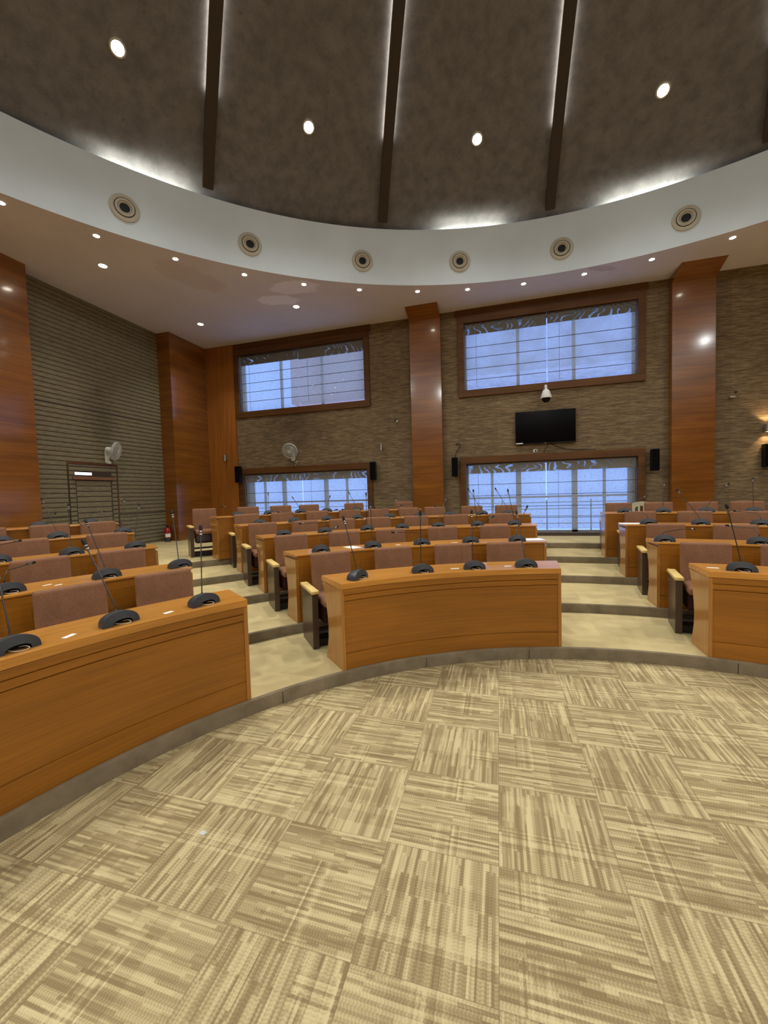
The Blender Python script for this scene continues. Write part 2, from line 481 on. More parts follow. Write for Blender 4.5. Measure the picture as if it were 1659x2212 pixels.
def tube(bm, pts, rad, n=6, mi=0, closed=False):
    pts = [Vector(p) for p in pts]; rings = []
    N = len(pts)
    for i, p in enumerate(pts):
        a = pts[(i-1) % N] if (i > 0 or closed) else p
        b = pts[(i+1) % N] if (i < N-1 or closed) else p
        d = (b-a).normalized()
        ref = Vector((0, 0, 1)) if abs(d.z) < .9 else Vector((1, 0, 0))
        u = d.cross(ref).normalized(); v = d.cross(u)
        r = rad[i] if isinstance(rad, (list, tuple)) else rad
        rings.append([bm.verts.new(p + (u*math.cos(2*PI*k/n) + v*math.sin(2*PI*k/n))*r) for k in range(n)])
    pairs = list(zip(rings, rings[1:])) + ([(rings[-1], rings[0])] if closed else [])
    for a, b in pairs:
        for k in range(n):
            f = bm.faces.new((a[k], a[(k+1) % n], b[(k+1) % n], b[k])); f.material_index = mi
    if not closed:
        bm.faces.new(rings[0]).material_index = mi; bm.faces.new(rings[-1][::-1]).material_index = mi

def bez(pts, n=14):
    """Catmull-Rom through the points"""
    pts = [Vector(p) for p in pts]
    P = [pts[0]*2-pts[1]] + pts + [pts[-1]*2-pts[-2]]; out = []
    for i in range(1, len(P)-2):
        for k in range(n):
            t = k/n
            out.append(.5*((2*P[i]) + (-P[i-1]+P[i+1])*t + (2*P[i-1]-5*P[i]+4*P[i+1]-P[i+2])*t*t + (-P[i-1]+3*P[i]-3*P[i+1]+P[i+2])*t**3))
    out.append(pts[-1]); return out

def copy_tree(o, parent=None):
    c = o.copy(); COL.objects.link(c); c.parent = parent
    for ch in list(o.children): copy_tree(ch, c)
    return c

def struct(bm, name, mats, parent=None, **kw):
    o = finish(bm, name, mats, parent, **kw)
    if not parent: o['kind'] = 'structure'
    return o

def spot(name, loc, target, watt, col, angle, blend=.6, size=.05, parent=None):
    d = bpy.data.lights.new(name, 'SPOT'); d.energy = watt; d.color = col; d.spot_size = R(angle); d.spot_blend = blend; d.shadow_soft_size = size
    o = bpy.data.objects.new(name, d); COL.objects.link(o)
    o.location = loc
    o.rotation_euler = (Vector(target)-Vector(loc)).to_track_quat('-Z', 'Y').to_euler()
    if parent: o.parent = parent
    return o

# ------------------------------------------------------------ the room shell
bm = B(); box(bm, X0-.3, X1+.3, Y0-.3, Y1+.3, -.2, 0); struct(bm, 'floor', M['carpet'])

def rect_hit(c, az, x0, x1, y0, y1):
    a = R(az); dx, dy = math.sin(a), math.cos(a); t = 1e9
    if dx > 1e-9: t = min(t, (x1-c.x)/dx)
    if dx < -1e-9: t = min(t, (x0-c.x)/dx)
    if dy > 1e-9: t = min(t, (y1-c.y)/dy)
    if dy < -1e-9: t = min(t, (y0-c.y)/dy)
    return t
AZ0, AZ1 = -100.0, 100.0
for k in range(5):
    z0, z1 = k*STEP, (k+1)*STEP
    bm = B(); n = 110
    azs = [AZ0+(AZ1-AZ0)*i/n for i in range(n+1)]
    outer = None
    if k == 4:
        for cx_, cy_ in ((X0, Y1), (X1, Y1)): azs.append(math.degrees(math.atan2(cx_-C.x, cy_-C.y)))
        azs.sort()
    ring = []
    for a in azs:
        ro = RK[k+1] if k < 4 else rect_hit(C, a, X0, X1, Y0, Y1)
        p, q = pol(a, RK[k]), pol(a, ro)
        ring.append([bm.verts.new((p.x, p.y, z1)), bm.verts.new((q.x, q.y, z1)), bm.verts.new((p.x, p.y, z1-.012)), bm.verts.new((q.x, q.y, z1-.012))])
    for a, b in zip(ring, ring[1:]):
        bm.faces.new((a[0], a[1], b[1], b[0])); bm.faces.new((a[0], b[0], b[2], a[2])); bm.faces.new((a[1], a[3], b[3], b[1])); bm.faces.new((a[2], b[2], b[3], a[3]))
    for e in (ring[0], ring[-1]): bm.faces.new((e[0], e[1], e[3], e[2]))
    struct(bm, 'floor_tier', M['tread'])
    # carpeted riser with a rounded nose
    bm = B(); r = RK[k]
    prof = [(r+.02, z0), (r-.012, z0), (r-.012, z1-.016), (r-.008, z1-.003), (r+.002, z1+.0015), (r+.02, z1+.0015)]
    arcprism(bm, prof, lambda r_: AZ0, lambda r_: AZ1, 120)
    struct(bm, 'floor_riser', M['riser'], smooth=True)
# seams where lengths of the kerb carpet meet
for i, a in enumerate((-52.2, -14.9, -31.0, 12.2)):
    bm = B(); r = RK[0]
    arcprism(bm, [(r+.004, .004), (r-.0135, .004), (r-.0135, STEP-.014), (r+.004, STEP+.0022)], lambda r_: a-.05, lambda r_: a+.05, 1)
    struct(bm, 'trim_%d' % (i+1), M['skirt'])

# back wall with its four window openings
WIN = [(-6.98, -3.26), (-0.73, 2.93)]
ZLO, ZUP = (.60, 2.27), (4.03, 5.60)
bm = B(); D = .30
xs = [X0-.3, WIN[0][0], WIN[0][1], WIN[1][0], WIN[1][1], X1+.3]
for a, b in ((xs[0], xs[1]), (xs[2], xs[3]), (xs[4], xs[5])): box(bm, a, b, Y1, Y1+D, 0, ZF)
for a, b in WIN:
    for z0, z1 in ((0, ZLO[0]), (ZLO[1], ZUP[0]), (ZUP[1], ZF)): box(bm, a, b, Y1, Y1+D, z0, z1)
struct(bm, 'wall_back', M['grass'])
bm = B(); box(bm, X0-.3, X0-.03, Y0, Y1, 0, ZF); struct(bm, 'wall_left', M['backdrop_wood'])
bm = B(); box(bm, X1, X1+.3, Y0, Y1, 0, ZF); struct(bm, 'wall_right', M['backdrop_wood'])
bm = B(); box(bm, X0-.3, X1+.3, Y0-.3, Y0, 0, ZF); struct(bm, 'wall_front', M['backdrop_wood'])

# ribbed cladding of the left wall, with a flush concealed door
def slats(bm, y0, y1, z0, z1, x, pitch=.0945, gap=.015, depth=.022):
    k0 = math.floor(z0/pitch)
    prof = [(x-.028, z0)]
    k = k0
    pts = []
    while k*pitch < z1:
        a, b = k*pitch+gap/2, (k+1)*pitch-gap/2
        for zz, xx in ((a, x-depth), (a+.004, x-.004), (a+.02, x), (b-.02, x), (b-.004, x-.004), (b, x-depth)):
            if z0 <= zz <= z1: pts.append((xx, zz))
        k += 1
    prof = [(x-.028, z0), (pts[0][0], z0)] + pts + [(pts[-1][0], z1), (x-.028, z1)]
    # drop repeated points
    q = [prof[0]]
    for p in prof[1:]:
        if (p[0]-q[-1][0])**2 + (p[1]-q[-1][1])**2 > 1e-9: q.append(p)
    prism(bm, q, 'y', y0, y1)
bm = B(); zf5 = 5*STEP
slats(bm, 3.0, 8.58, 2.4570, ZC, X0); slats(bm, 3.0, 6.09, zf5, 2.4569, X0); slats(bm, 7.23, 8.58, zf5, 2.4569, X0)
struct(bm, 'wall_left', M['slat'])
door = tag(bpy.data.objects.new('door_1', None), kind='structure'); COL.objects.link(door); door.location = (X0, 6.65, zf5)
DX = lambda o: (setattr(o, 'location', (-X0, -6.65, -zf5)), o)[1]
bm = B(); slats(bm, 6.13, 6.25, zf5, 2.40, X0-.004); slats(bm, 7.07, 7.19, zf5, 2.40, X0-.004); slats(bm, 6.25, 7.07, 2.27, 2.40, X0-.004)
DX(finish(bm, 'door_frame', M['slat'], door))
bm = B(); slats(bm, 6.275, 7.045, zf5, 2.075, X0-.012, .115, .012)
DX(finish(bm, 'door_panel', M['slat'], door))
bm = B(); box(bm, X0-.03, X0+.03, 6.19, 7.10, 2.09, 2.155, bev=.004); DX(finish(bm, 'door_rail', M['fabric'], door))
bm = B(); box(bm, X0-.03, X0-.018, 6.23, 6.62, 2.19, 2.245); DX(finish(bm, 'daylight_gap', M['slitglow'], door))
bm = B(); box(bm, X0-.03, X0-.02, 6.11, 7.21, zf5, 2.42); DX(finish(bm, 'door_backing', M['skirt'], door))
# dado joint and upper joint lines
n_tr = 5
for y0, y1, z in ((5.35, 6.09, 1.32), (7.23, 8.58, 1.30), (5.35, 8.58, 3.60)):
    bm = B(); box(bm, X0-.01, X0+.003, y0, y1, z-.011, z+.011); struct(bm, 'trim_%d' % n_tr, M['skirt']); n_tr += 1

# polished wood pillars
def pillar(name, x0, x1, y0, y1, mat, flare=False, z0=zf5):
    bm = B()
    if flare:
        prism(bm, [(Y1+.002, z0), (y0, z0), (y0, 5.77), (9.27, ZC), (Y1+.002, ZC)], 'x', x0, x1)
    else:
        box(bm, x0, x1, y0, y1, z0, ZC)
    struct(bm, name, mat)
pillar('pillar_back', -2.02, -1.27, 9.73, Y1, M['pillar'], True)
pillar('pillar_back', 3.51, 4.27, 9.73, Y1, M['pillar'], True)
pillar('pillar_back', -8.10, -7.14, 9.86, Y1+.002, M['panel_v'])
pillar('pillar_left', X0-.02, -8.08, 8.55, 9.87, M['pillar'])
pillar('pillar_left', X0-.02, -8.15, 3.6, 5.36, M['pillar'])
# skirting under the windows
bm = B(); box(bm, -7.14, 6.5, 9.872, Y1, zf5, zf5+.07); struct(bm, 'baseboard_back', M['skirt'])

# ------------------------------------------------------------ ceiling: flat soffit, fascia ring, ribbed dome
bm = B(); n = 128
azs = [360*i/n for i in range(n)] + [math.degrees(math.atan2(x-CC.x, y-CC.y)) % 360 for x in (X0-.2, X1+.2) for y in (Y0-.2, Y1+.2)]
azs.sort(); ring = []
for a in azs:
    p = pol(a, RC, CC); q = pol(a, rect_hit(CC, a, X0-.2, X1+.2, Y0-.2, Y1+.2), CC)
    ring.append([bm.verts.new((p.x, p.y, ZC)), bm.verts.new((q.x, q.y, ZC)), bm.verts.new((p.x, p.y, ZC+.02)), bm.verts.new((q.x, q.y, ZC+.02))])
for i in range(len(ring)):
    a, b = ring[i], ring[(i+1) % len(ring)]
    bm.faces.new((a[0], a[1], b[1], b[0])); bm.faces.new((a[2], b[2], b[3], a[3])); bm.faces.new((a[0], b[0], b[2], a[2]))
struct(bm, 'ceiling', M['soffit'])
bm = B()
mt = Matrix.Translation((CC.x, CC.y, 0))
lathe(bm, [(RC, ZC+.02), (RC, ZC), (RC-.004, ZC-.002), (RC-.004, ZF), (RC+.03, ZF), (RC+.03, ZF-.3), (RC+.52, ZF-.32), (RC+.52, ZC+.02)], 192, mt)
struct(bm, 'ceiling_fascia', M['fascia'], smooth=True)
def sphz(r): return SPH_Z + math.sqrt(SPH_R**2 - r*r)
bm = B(); rs = [RC+.50 - i*(RC+.50-.6)/27 for i in range(28)]
lathe(bm, [(r, sphz(r)) for r in rs] + [(0, sphz(0))], 160, mt)
struct(bm, 'ceiling_dome', M['dome'], smooth=True)
# outer roof box so no daylight leaks in over the dome
bm = B(); box(bm, X0-.4, X1+.4, Y0-.4, Y1+.4, 10.6, 10.8)
for a in ((X0-.4, X0-.3, Y0-.4, Y1+.4), (X1+.3, X1+.4, Y0-.4, Y1+.4), (X0-.3, X1+.3, Y1+.3, Y1+.4), (X0-.3, X1+.3, Y0-.4, Y0-.3)): box(bm, *a, ZC, 10.6)
struct(bm, 'roof', M['skirt'])

RIBS = [-44.9, -23.1, -1.0, 20.9] + [20.9+22.85*i for i in range(1, 13)]
for ri, az in enumerate(RIBS):
    bm = B(); W = .088; a = R(az)
    d = Vector((math.sin(a), math.cos(a), 0)); s = Vector((d.y, -d.x, 0))
    prev = None
    rr = [RC-.02 - i*(RC-.02-.8)/24 for i in range(25)]
    for r in rr:
        base = Vector((CC.x, CC.y, 0)) + d*r
        nrm = Vector((d.x*r, d.y*r, sphz(r)-SPH_Z)).normalized()
        top = base + Vector((0, 0, sphz(r)))
        row = [bm.verts.new(top + s*W*sx - nrm*off) for sx, off in ((-1, .13), (1, .13), (1, .05), (.45, .05), (.45, -.01), (-.45, -.01), (-.45, .05), (-1, .05))]
        if prev:
            for j in range(8): bm.faces.new((prev[j], prev[(j+1) % 8], row[(j+1) % 8], row[j]))
        else: bm.faces.new(row)
        prev = row
    bm.faces.new(prev[::-1])
    rib = struct(bm, 'ceiling_rib', M['rib'])
    # light strips tucked behind the flanges
    for sx in (-1, 1):
        bm = B(); prev = None
        for i in range(19):
            r = 7.72 - i*(7.72-1.2)/18
            nrm = Vector((d.x*r, d.y*r, sphz(r)-SPH_Z)).normalized()
            top = Vector((CC.x, CC.y, sphz(r))) + d*r
            row = [bm.verts.new(top + s*W*sx*f - nrm*off) for f, off in ((.50, .046), (.90, .046), (.90, .040), (.50, .040))]
            if prev:
                for j in range(4): bm.faces.new((prev[j], prev[(j+1) % 4], row[(j+1) % 4], row[j]))
            else: bm.faces.new(row)
            prev = row
        bm.faces.new(prev[::-1])
        finish(bm, 'light_strip', M['led'], rib)

# ------------------------------------------------------------ windows
def window(n, x0, x1, z0, z1, mull, transom, lower):
    fr = .125
    bm = B(); y = Y1
    box(bm, x0-fr-.02, x1+fr+.02, y-.05, y+.02, z1, z1+fr+.04, bev=.006)
    if lower:
        box(bm, x0-fr-.02, x0, y-.05, y+.02, zf5, z1+.001, bev=.006); box(bm, x1, x1+fr+.02, y-.05, y+.02, zf5, z1+.001, bev=.006)
        box(bm, x0, x1, y-.02, y+.02, zf5+.001, z0, bev=.004)
    else:
        box(bm, x0-fr-.02, x0, y-.05, y+.02, z0-.001, z1+.001, bev=.006); box(bm, x1, x1+fr+.02, y-.05, y+.02, z0-.001, z1+.001, bev=.006)
        box(bm, x0-fr-.02, x1+fr+.02, y-.05, y+.02, z0-fr-.04, z0, bev=.006)
        box(bm, x0-.2, x1+.2, y-.02, y+.01, z1+fr+.04, ZC)          # boarded strip up to the soffit
    w = struct(bm, 'window_%d' % n, M['frame'])
    bm = B(); ym = y+.20
    for m, hw in mull: box(bm, m-hw, m+hw, ym, ym+.05, z0, z1)
    for z in transom: box(bm, x0, x1, ym-.003, ym+.053, z-.022, z+.022)
    box(bm, x0, x1, ym, ym+.05, z0, z0+.04); box(bm, x0, x1, ym, ym+.05, z1-.04, z1); box(bm, x0, x0+.045, ym, ym+.05, z0, z1); box(bm, x1-.045, x1, ym, ym+.05, z0, z1)
    finish(bm, 'mullion', M['alu'], w)
    bm = B(); box(bm, x0, x1, ym+.022, ym+.028, z0, z1); finish(bm, 'pane', M['glass'], w)
    return w
window(1, *WIN[0], *ZUP, [(-5.78, .035), (-4.54, .035)], [], False)
window(2, *WIN[0], *ZLO, [(-6.85, .06), (-6.44-.0, .03), (-5.82, .06), (-4.53, .06), (-3.92, .03)], [1.45], True)
window(3, *WIN[1], *ZUP, [(.50, .035), (1.71, .035)], [], False)
window(4, *WIN[1], *ZLO, [(-.13, .03), (.48, .06), (1.71, .06), (2.33, .03), (2.86, .06)], [1.43], True)

def blind(x0, x1, z0, z1, ztop, val, seams, label, cap_gap=0.0):
    y = Y1+.05
    t = thing('roman_blind', label, 'blind', ((x0+x1)/2, y, z0), group='sheer roman blinds over the windows')
    cx_ = (x0+x1)/2; hw = (x1-x0)/2
    # cloth with a slight sag between the battens
    bm = B(); zs = [0.0]; zz = sorted([s-z0 for s in seams if z0 < s < ztop])
    lv = [0.0] + zz + [ztop-z0]; rows = []
    for a, b in zip(lv, lv[1:]):
        for k in range(5):
            u = k/5; rows.append((a+(b-a)*u, .012*math.sin(PI*u)))
    rows.append((lv[-1], 0)); prev = None
    for z, dy in rows:
        row = [bm.verts.new((-hw+2*hw*i/8, -dy, z)) for i in range(9)]
        if prev:
            for i in range(8): bm.faces.new((prev[i], prev[i+1], row[i+1], row[i]))
        prev = row
    finish(bm, 'cloth', M['sheer'], t, smooth=True)
    for s_ in zz:
        bm = B(); box(bm, -hw, hw, -.006, .004, s_-.005, s_+.005); finish(bm, 'batten', M['skirt'], t)
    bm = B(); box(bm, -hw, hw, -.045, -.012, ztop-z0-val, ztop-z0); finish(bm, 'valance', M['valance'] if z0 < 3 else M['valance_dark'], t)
    bm = B(); box(bm, -hw, hw, -.05, .02, ztop-z0, ztop-z0+.03, bev=.004); finish(bm, 'head_rail', M['skirt'], t)
    bm = B(); tube(bm, [(-hw+.25, -.02, .05), (-hw+.25, -.018, ztop-z0-.02)], .003, 5); finish(bm, 'cord', M['skirt'], t)
    return t
SU = [5.05+.0, 4.80, 4.54, 4.28]
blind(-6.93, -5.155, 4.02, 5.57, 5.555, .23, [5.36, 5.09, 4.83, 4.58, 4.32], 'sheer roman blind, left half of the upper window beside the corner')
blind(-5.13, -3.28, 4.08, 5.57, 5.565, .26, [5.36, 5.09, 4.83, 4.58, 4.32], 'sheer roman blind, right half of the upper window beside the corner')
blind(-6.93, -5.165, .66, 2.27, 2.24, .20, [1.73, 1.46, 1.20, .94], 'sheer roman blind, left half of the lower window beside the corner')
blind(-5.145, -3.28, .66, 2.27, 2.24, .20, [1.73, 1.46, 1.20, .94], 'sheer roman blind, right half of the lower window beside the corner')
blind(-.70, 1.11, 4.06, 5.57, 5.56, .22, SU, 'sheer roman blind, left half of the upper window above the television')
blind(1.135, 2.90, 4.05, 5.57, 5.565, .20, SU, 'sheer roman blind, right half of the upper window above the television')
blind(-.70, 1.07, .68, 2.27, 2.24, .21, [1.76, 1.49, 1.22, .95], 'sheer roman blind, left half of the lower window below the television')
blind(1.09, 2.90, .68, 2.27, 2.24, .21, [1.76, 1.49, 1.22, .95], 'sheer roman blind, right half of the lower window below the television')

# balcony railings outside the lower windows
for i, (xa, xb, posts, lab) in enumerate(((-8.5, -2.6, (-7.9, -6.6, -5.4, -4.15, -2.9), 'grey metal balcony railing outside the lower window beside the corner'),
                                 (-1.4, 4.2, (-.95, .1, 1.16, 2.15, 3.2), 'grey metal balcony railing outside the lower window below the television'))):
    t = thing('balcony_railing', lab, 'railing', ((xa+xb)/2, 10.6, .2))
    mx = (xa+xb)/2
    for p in posts:
        bm = B(); box(bm, p-mx-.013, p-mx+.013, -.013, .013, 0, 1.14); finish(bm, 'post', M['alu'], t)
    for z in (.38, .56, .74, .92, 1.08):
        bm = B(); tube(bm, [(xa-mx, 0, z), (xb-mx, 0, z)], .011, 6); finish(bm, 'rail', M['alu'], t)
bm = B(); box(bm, -12, 10, 10.25, 11.4, 0, .2); struct(bm, 'exterior_ledge', M['alu'])
M['brickface'] = plain('far_facade', (214, 160, 140), .8, vs=2)
M['greyface'] = plain('grey_facade', (236, 222, 228), .8, vs=1.2, var=.25)
bm = B(); box(bm, -11.4, -6.1, 21, 26, 6.95, 14); struct(bm, 'exterior_building', M['brickface'])
bm = B(); box(bm, -2.4, 8.0, 22, 26, 7.9, 15); box(bm, -2.4, 8.0, 21.6, 22, 7.6, 7.9); struct(bm, 'exterior_building', M['greyface'])

# ------------------------------------------------------------ desks
def interp(rf, af, rr, ar):
    return lambda r: af + (ar-af)*(r-rf)/(rr-rf)
BLOCK = {'L': 'left', 'C': 'middle', 'R': 'right'}
ORD = ['front', 'second', 'third', 'fourth', 'fifth']
def desk(blk, k, azl, azr):
    """azl/azr: (front, rear) end angles"""
    r0 = RK[k-1]+.008 if k < 5 else RK[4]-.06
    zb = k*STEP+.0018
    dep = .43
    al, ar = interp(r0, azl[0], r0+dep, azl[1]), interp(r0, azr[0], r0+dep, azr[1])
    mid = (azl[0]+azr[0])/2
    p = pol(mid, r0)
    t = thing('curved_desk', 'long curved wooden desk, %s row of the %s seating block' % (ORD[k-1], BLOCK[blk]), 'desk', (p.x, p.y, zb), group='curved wooden desks')
    n = max(10, int((azr[0]-azl[0])/1.4))
    def fin2(bm, nm, mt_, **kw):
        o = finish(bm, nm, mt_, t, **kw); o.location = (-p.x, -p.y, -zb); return o
    zt = zb+DESK_H
    th = .05 if k == 1 else .018
    bm = B(); arcprism(bm, [(r0, zt-th), (r0, zt-.003), (r0+.003, zt), (r0+dep, zt), (r0+dep, zt-.045), (r0+.02, zt-th-.002)], al, ar, n)
    fin2(bm, 'desk_top', M['desk_top'])
    g = .007
    prof = [(r0+.012, zb), (r0+.012, zb+.136), (r0+.012+g, zb+.139), (r0+.012, zb+.142), (r0+.012, zt-.163), (r0+.012+g, zt-.160), (r0+.012, zt-.157),
            (r0+.008, zt-.155), (r0+.008, zt-.110), (r0+.008+g, zt-.107), (r0+.008, zt-.104), (r0+.004, zt-.102), (r0+.004, zt-.053), (r0+.034, zt-.053), (r0+.034, zb)]
    if k > 1: prof = prof[:4] + [(r0+.012, zt-.019), (r0+.034, zt-.019), (r0+.034, zb)]
    tl = math.degrees(.030/r0)
    bm = B(); arcprism(bm, prof, lambda r: al(r)+tl*.9, lambda r: ar(r)-tl*.9, n)
    fin2(bm, 'front_panel', M['desk'])
    side = [(r0+.006, 0), (r0+.006, .697), (r0+dep-.01, .697), (r0+.395, .665), (r0+.37, .60), (r0+.335, .50), (r0+.312, .40), (r0+.302, .30), (r0+.308, .20), (r0+.335, .10), (r0+.37, .0)]
    side = [(r, zb+z) for r, z in side]
    bm = B(); arcprism(bm, side, al, lambda r: al(r)+tl, 1); fin2(bm, 'end_panel', M['desk_end'])
    bm = B(); arcprism(bm, side, lambda r: ar(r)-tl, ar, 1); fin2(bm, 'end_panel', M['desk_end'])
    bm = B(); arcprism(bm, [(r0+.034, zt-.20), (r0+.034, zt-.185), (r0+.30, zt-.185), (r0+.30, zt-.20)], lambda r: al(r)+tl, lambda r: ar(r)-tl, n); fin2(bm, 'shelf', M['desk'])
    return t
def xend(r, x):         # angle at which radius r meets the straight aisle edge x
    return math.degrees(math.asin((x-C.x)/r))
CL = [(-43.6, -43.9), (-44.45, -44.7), (-45.5, -45.55), (-46.25, -46.4), (-47.7, -48.1)]
LR = [(-56.0, -55.8), (-56.9, -56.9), (-57.4, -57.1), (-57.7, -57.5), (-58.0, -58.0)]
for k in range(1, 6):
    r0 = RK[k-1]
    cr = (xend(r0, .56), xend(r0+.43, .58)) if k < 5 else (-19.6, -19.6)
    desk('C', k, CL[k-1], cr)
    desk('L', k, (-88.0 if k < 4 else -82.0,)*2, LR[k-1])
    if k < 5: desk('R', k, (xend(r0, 1.73), xend(r0+.43, 1.75)), (46.0, 46.0))

# ------------------------------------------------------------ chairs
def make_chair():
    t = thing('auditorium_chair', '', 'chair')
    # local +Y points away from the desk
    def cushion(name, x0, x1, y0, y1, z0, z1, bev, lean=0.0):
        bm = B(); box(bm, x0, x1, y0, y1, z0, z1, bev=bev, seg=3)
        for v in bm.verts: v.co.y += lean*(v.co.z-z0)
        return finish(bm, name, M['fabric'], t, smooth=True, angle=50)
    cushion('backrest', -.215, .215, .875, .955, .42, .892, .030, .10)
    cushion('seat', -.215, .215, .47, .90, .425, .50, .028)
    bm = B(); prism(bm, [(.52, .425), (.50, .30), (.56, .26), (.86, .26), (.90, .425)], 'x', -.205, .205); finish(bm, 'seat_pan', M['pan'], t)
    for s in (-1, 1):
        bm = B()
        q = [(.615, 0), (.60, .545), (1.05, .545), (1.03, 0)]
        prism(bm, q, 'x', s*.275-.030, s*.275+.030)
        pn = finish(bm, 'side_panel', M['armpanel'], t)
        bm = B(); box(bm, s*.275-.038, s*.275+.038, .575, 1.075, .546, .578, bev=.008); finish(bm, 'armrest', M['armpad'], t, smooth=True)
        for (yy, zz) in ((.65, .47), (.98, .47), (.66, .08)):
            bm = B(); lathe(bm, [(0, .004), (.006, .003), (.008, 0)], 8, Matrix.Translation((s*.3052, yy, zz)) @ Matrix.Rotation(s*PI/2, 4, 'Y')); finish(bm, 'screw_cap', M['ring'], pn)
    bm = B(); box(bm, -.245, .245, .66, .92, .004, .075); box(bm, -.245, .245, .70, .74, .14, .17); finish(bm, 'foot_bar', M['footbar'], t)
    return t
CH = {'C': [[-40.4, -31.2, -22.1, -14.2], [-42.3, -34.9, -28.1, -20.3, -12.5], [-43.7, -38.1, -32.9, -27.6, -22.0, -16.1, -9.5],
            [-44.15, -39.5, -34.8, -30.2, -26.0, -21.5, -17.7, -12.3, -7.4], [-48.1, -42.85, -38.6, -34.8, -28.45, -21.2]],
      'L': [[-68.7, -60.6], [-67.9, -61.35], [-67.1, -60.5], [-68.6, -63.9, -59.9], []],
      'R': [[11.6, 19.9], [9.7, 16.9], [8.5, 14.4, 19.7], [7.2, 11.7, 16.2, 20.4], []]}
NTH = ['leftmost', 'second from left', 'third from left', 'fourth from left', 'fifth from left', 'sixth from left', 'seventh from left', 'eighth from left', 'rightmost']
def nth(i, n):
    if n == 1: return 'only one'
    if i == n-1: return 'rightmost'
    return NTH[i]
proto = make_chair(); used = False
for blk, rows in CH.items():
    for k, azs in enumerate(rows, 1):
        for i, az in enumerate(azs):
            o = copy_tree(proto) if used else proto
            used = True
            # the mesh is authored from the riser edge outwards
            a = R(az); d = Vector((math.sin(a), math.cos(a)))
            r = RK[k-1] - .02
            if k == 5 and blk == 'C' and i == 0: r -= .0
            o.location = (C.x+d.x*r, C.y+d.y*r, k*STEP+.001)
            o.rotation_euler = (0, 0, -a)
            o['label'] = 'brown fabric chair behind the %s desk of the %s block, %s' % (ORD[k-1], BLOCK[blk], nth(i, len(azs)))
            if blk == 'C' and k == 5 and i == 0: o['label'] = 'brown fabric chair standing alone left of the rearmost middle desk'
            o['group'] = 'brown fabric chairs behind the desks'
# shift origin of every chair to its own seat
shift = Vector((0, .75, 0))
seen = set()
for o in list(COL.objects):
    if o.name.startswith('auditorium_chair'):
        m = Matrix.Rotation(o.rotation_euler.z, 3, 'Z')
        o.location = o.location + m @ shift
        for ch in o.children: ch.location = -shift

# ------------------------------------------------------------ conference microphones
def mic_base_mesh():
    bm = B(); nu, nv = 20, 9
    A, Bd, H = .103, .062, .080
    # shell: arch across x, rounded towards the seat (+y), cut off steeply towards the room (-y)
    rows = []
    for j in range(nv+1):
        v = j/nv
        y = -.045 + .115*v
        sc = math.sqrt(max(0.0, 1-(v*.98)**2.6)) if v > 0 else 1.0
        row = []
        for i in range(nu+1):
            th = PI*i/nu
            x = -A*math.cos(th)*(.62+.38*sc); z = H*(math.sin(th)**.75)*(.25+.75*sc) if 0 < i < nu else 0.0
            row.append(bm.verts.new((x, y + .010*math.sin(th), z*(1 if v < 1 else .25))))
        rows.append(row)
    for a, b in zip(rows, rows[1:]):
        for i in range(nu): bm.faces.new((a[i], a[i+1], b[i+1], b[i]))
    bm.faces.new(rows[-1][::-1])
    # front arch face with the cable recess left open
    inner = []
    for i in range(nu+1):
        th = PI*i/nu; inner.append(bm.verts.new((-.055*math.cos(th)+.006, -.047, .034*(math.sin(th)**.6) if 0 < i < nu else 0)))
    for i in range(nu): bm.faces.new((rows[0][i], inner[i], inner[i+1], rows[0][i+1]))
    deep = [bm.verts.new((v.co.x, .0, v.co.z*.85)) for v in inner]
    for i in range(nu):
        f = bm.faces.new((inner[i], deep[i], deep[i+1], inner[i+1])); f.material_index = 1
    f = bm.faces.new(deep); f.material_index = 1
    me_o = finish(bm, 'base', [M['micbase'], M['miccav']], None, smooth=True, angle=60)
    return me_o
mb = mic_base_mesh(); mb_data = mb.data; bpy.data.objects.remove(mb)
def make_mic_cable():
    bm = B()
    tube(bm, bez([(-.03, -.012, .012), (-.012, -.05, .006), (.02, -.066, .004), (.048, -.052, .006), (.04, -.03, .014), (.02, -.01, .012)], 6), .0021, 5)
    o = finish(bm, 'cable', M['cable'], None, smooth=True); d = o.data; bpy.data.objects.remove(o); return d
cable_data = make_mic_cable()
bmh = B(); lathe(bmh, [(0, .046), (.008, .051), (.0115, .045), (.0115, .014), (.008, .004), (.005, 0)], 12); ho = finish(bmh, 'capsule', M['black'], None, smooth=True); head_data = ho.data; bpy.data.objects.remove(ho)
bmh = B(); lathe(bmh, [(.006, -.007), (.0125, -.005), (.0125, .005), (.006, .007)], 12); ho = finish(bmh, 'ring', M['ring'], None, smooth=True); ring_data = ho.data; bpy.data.objects.remove(ho)

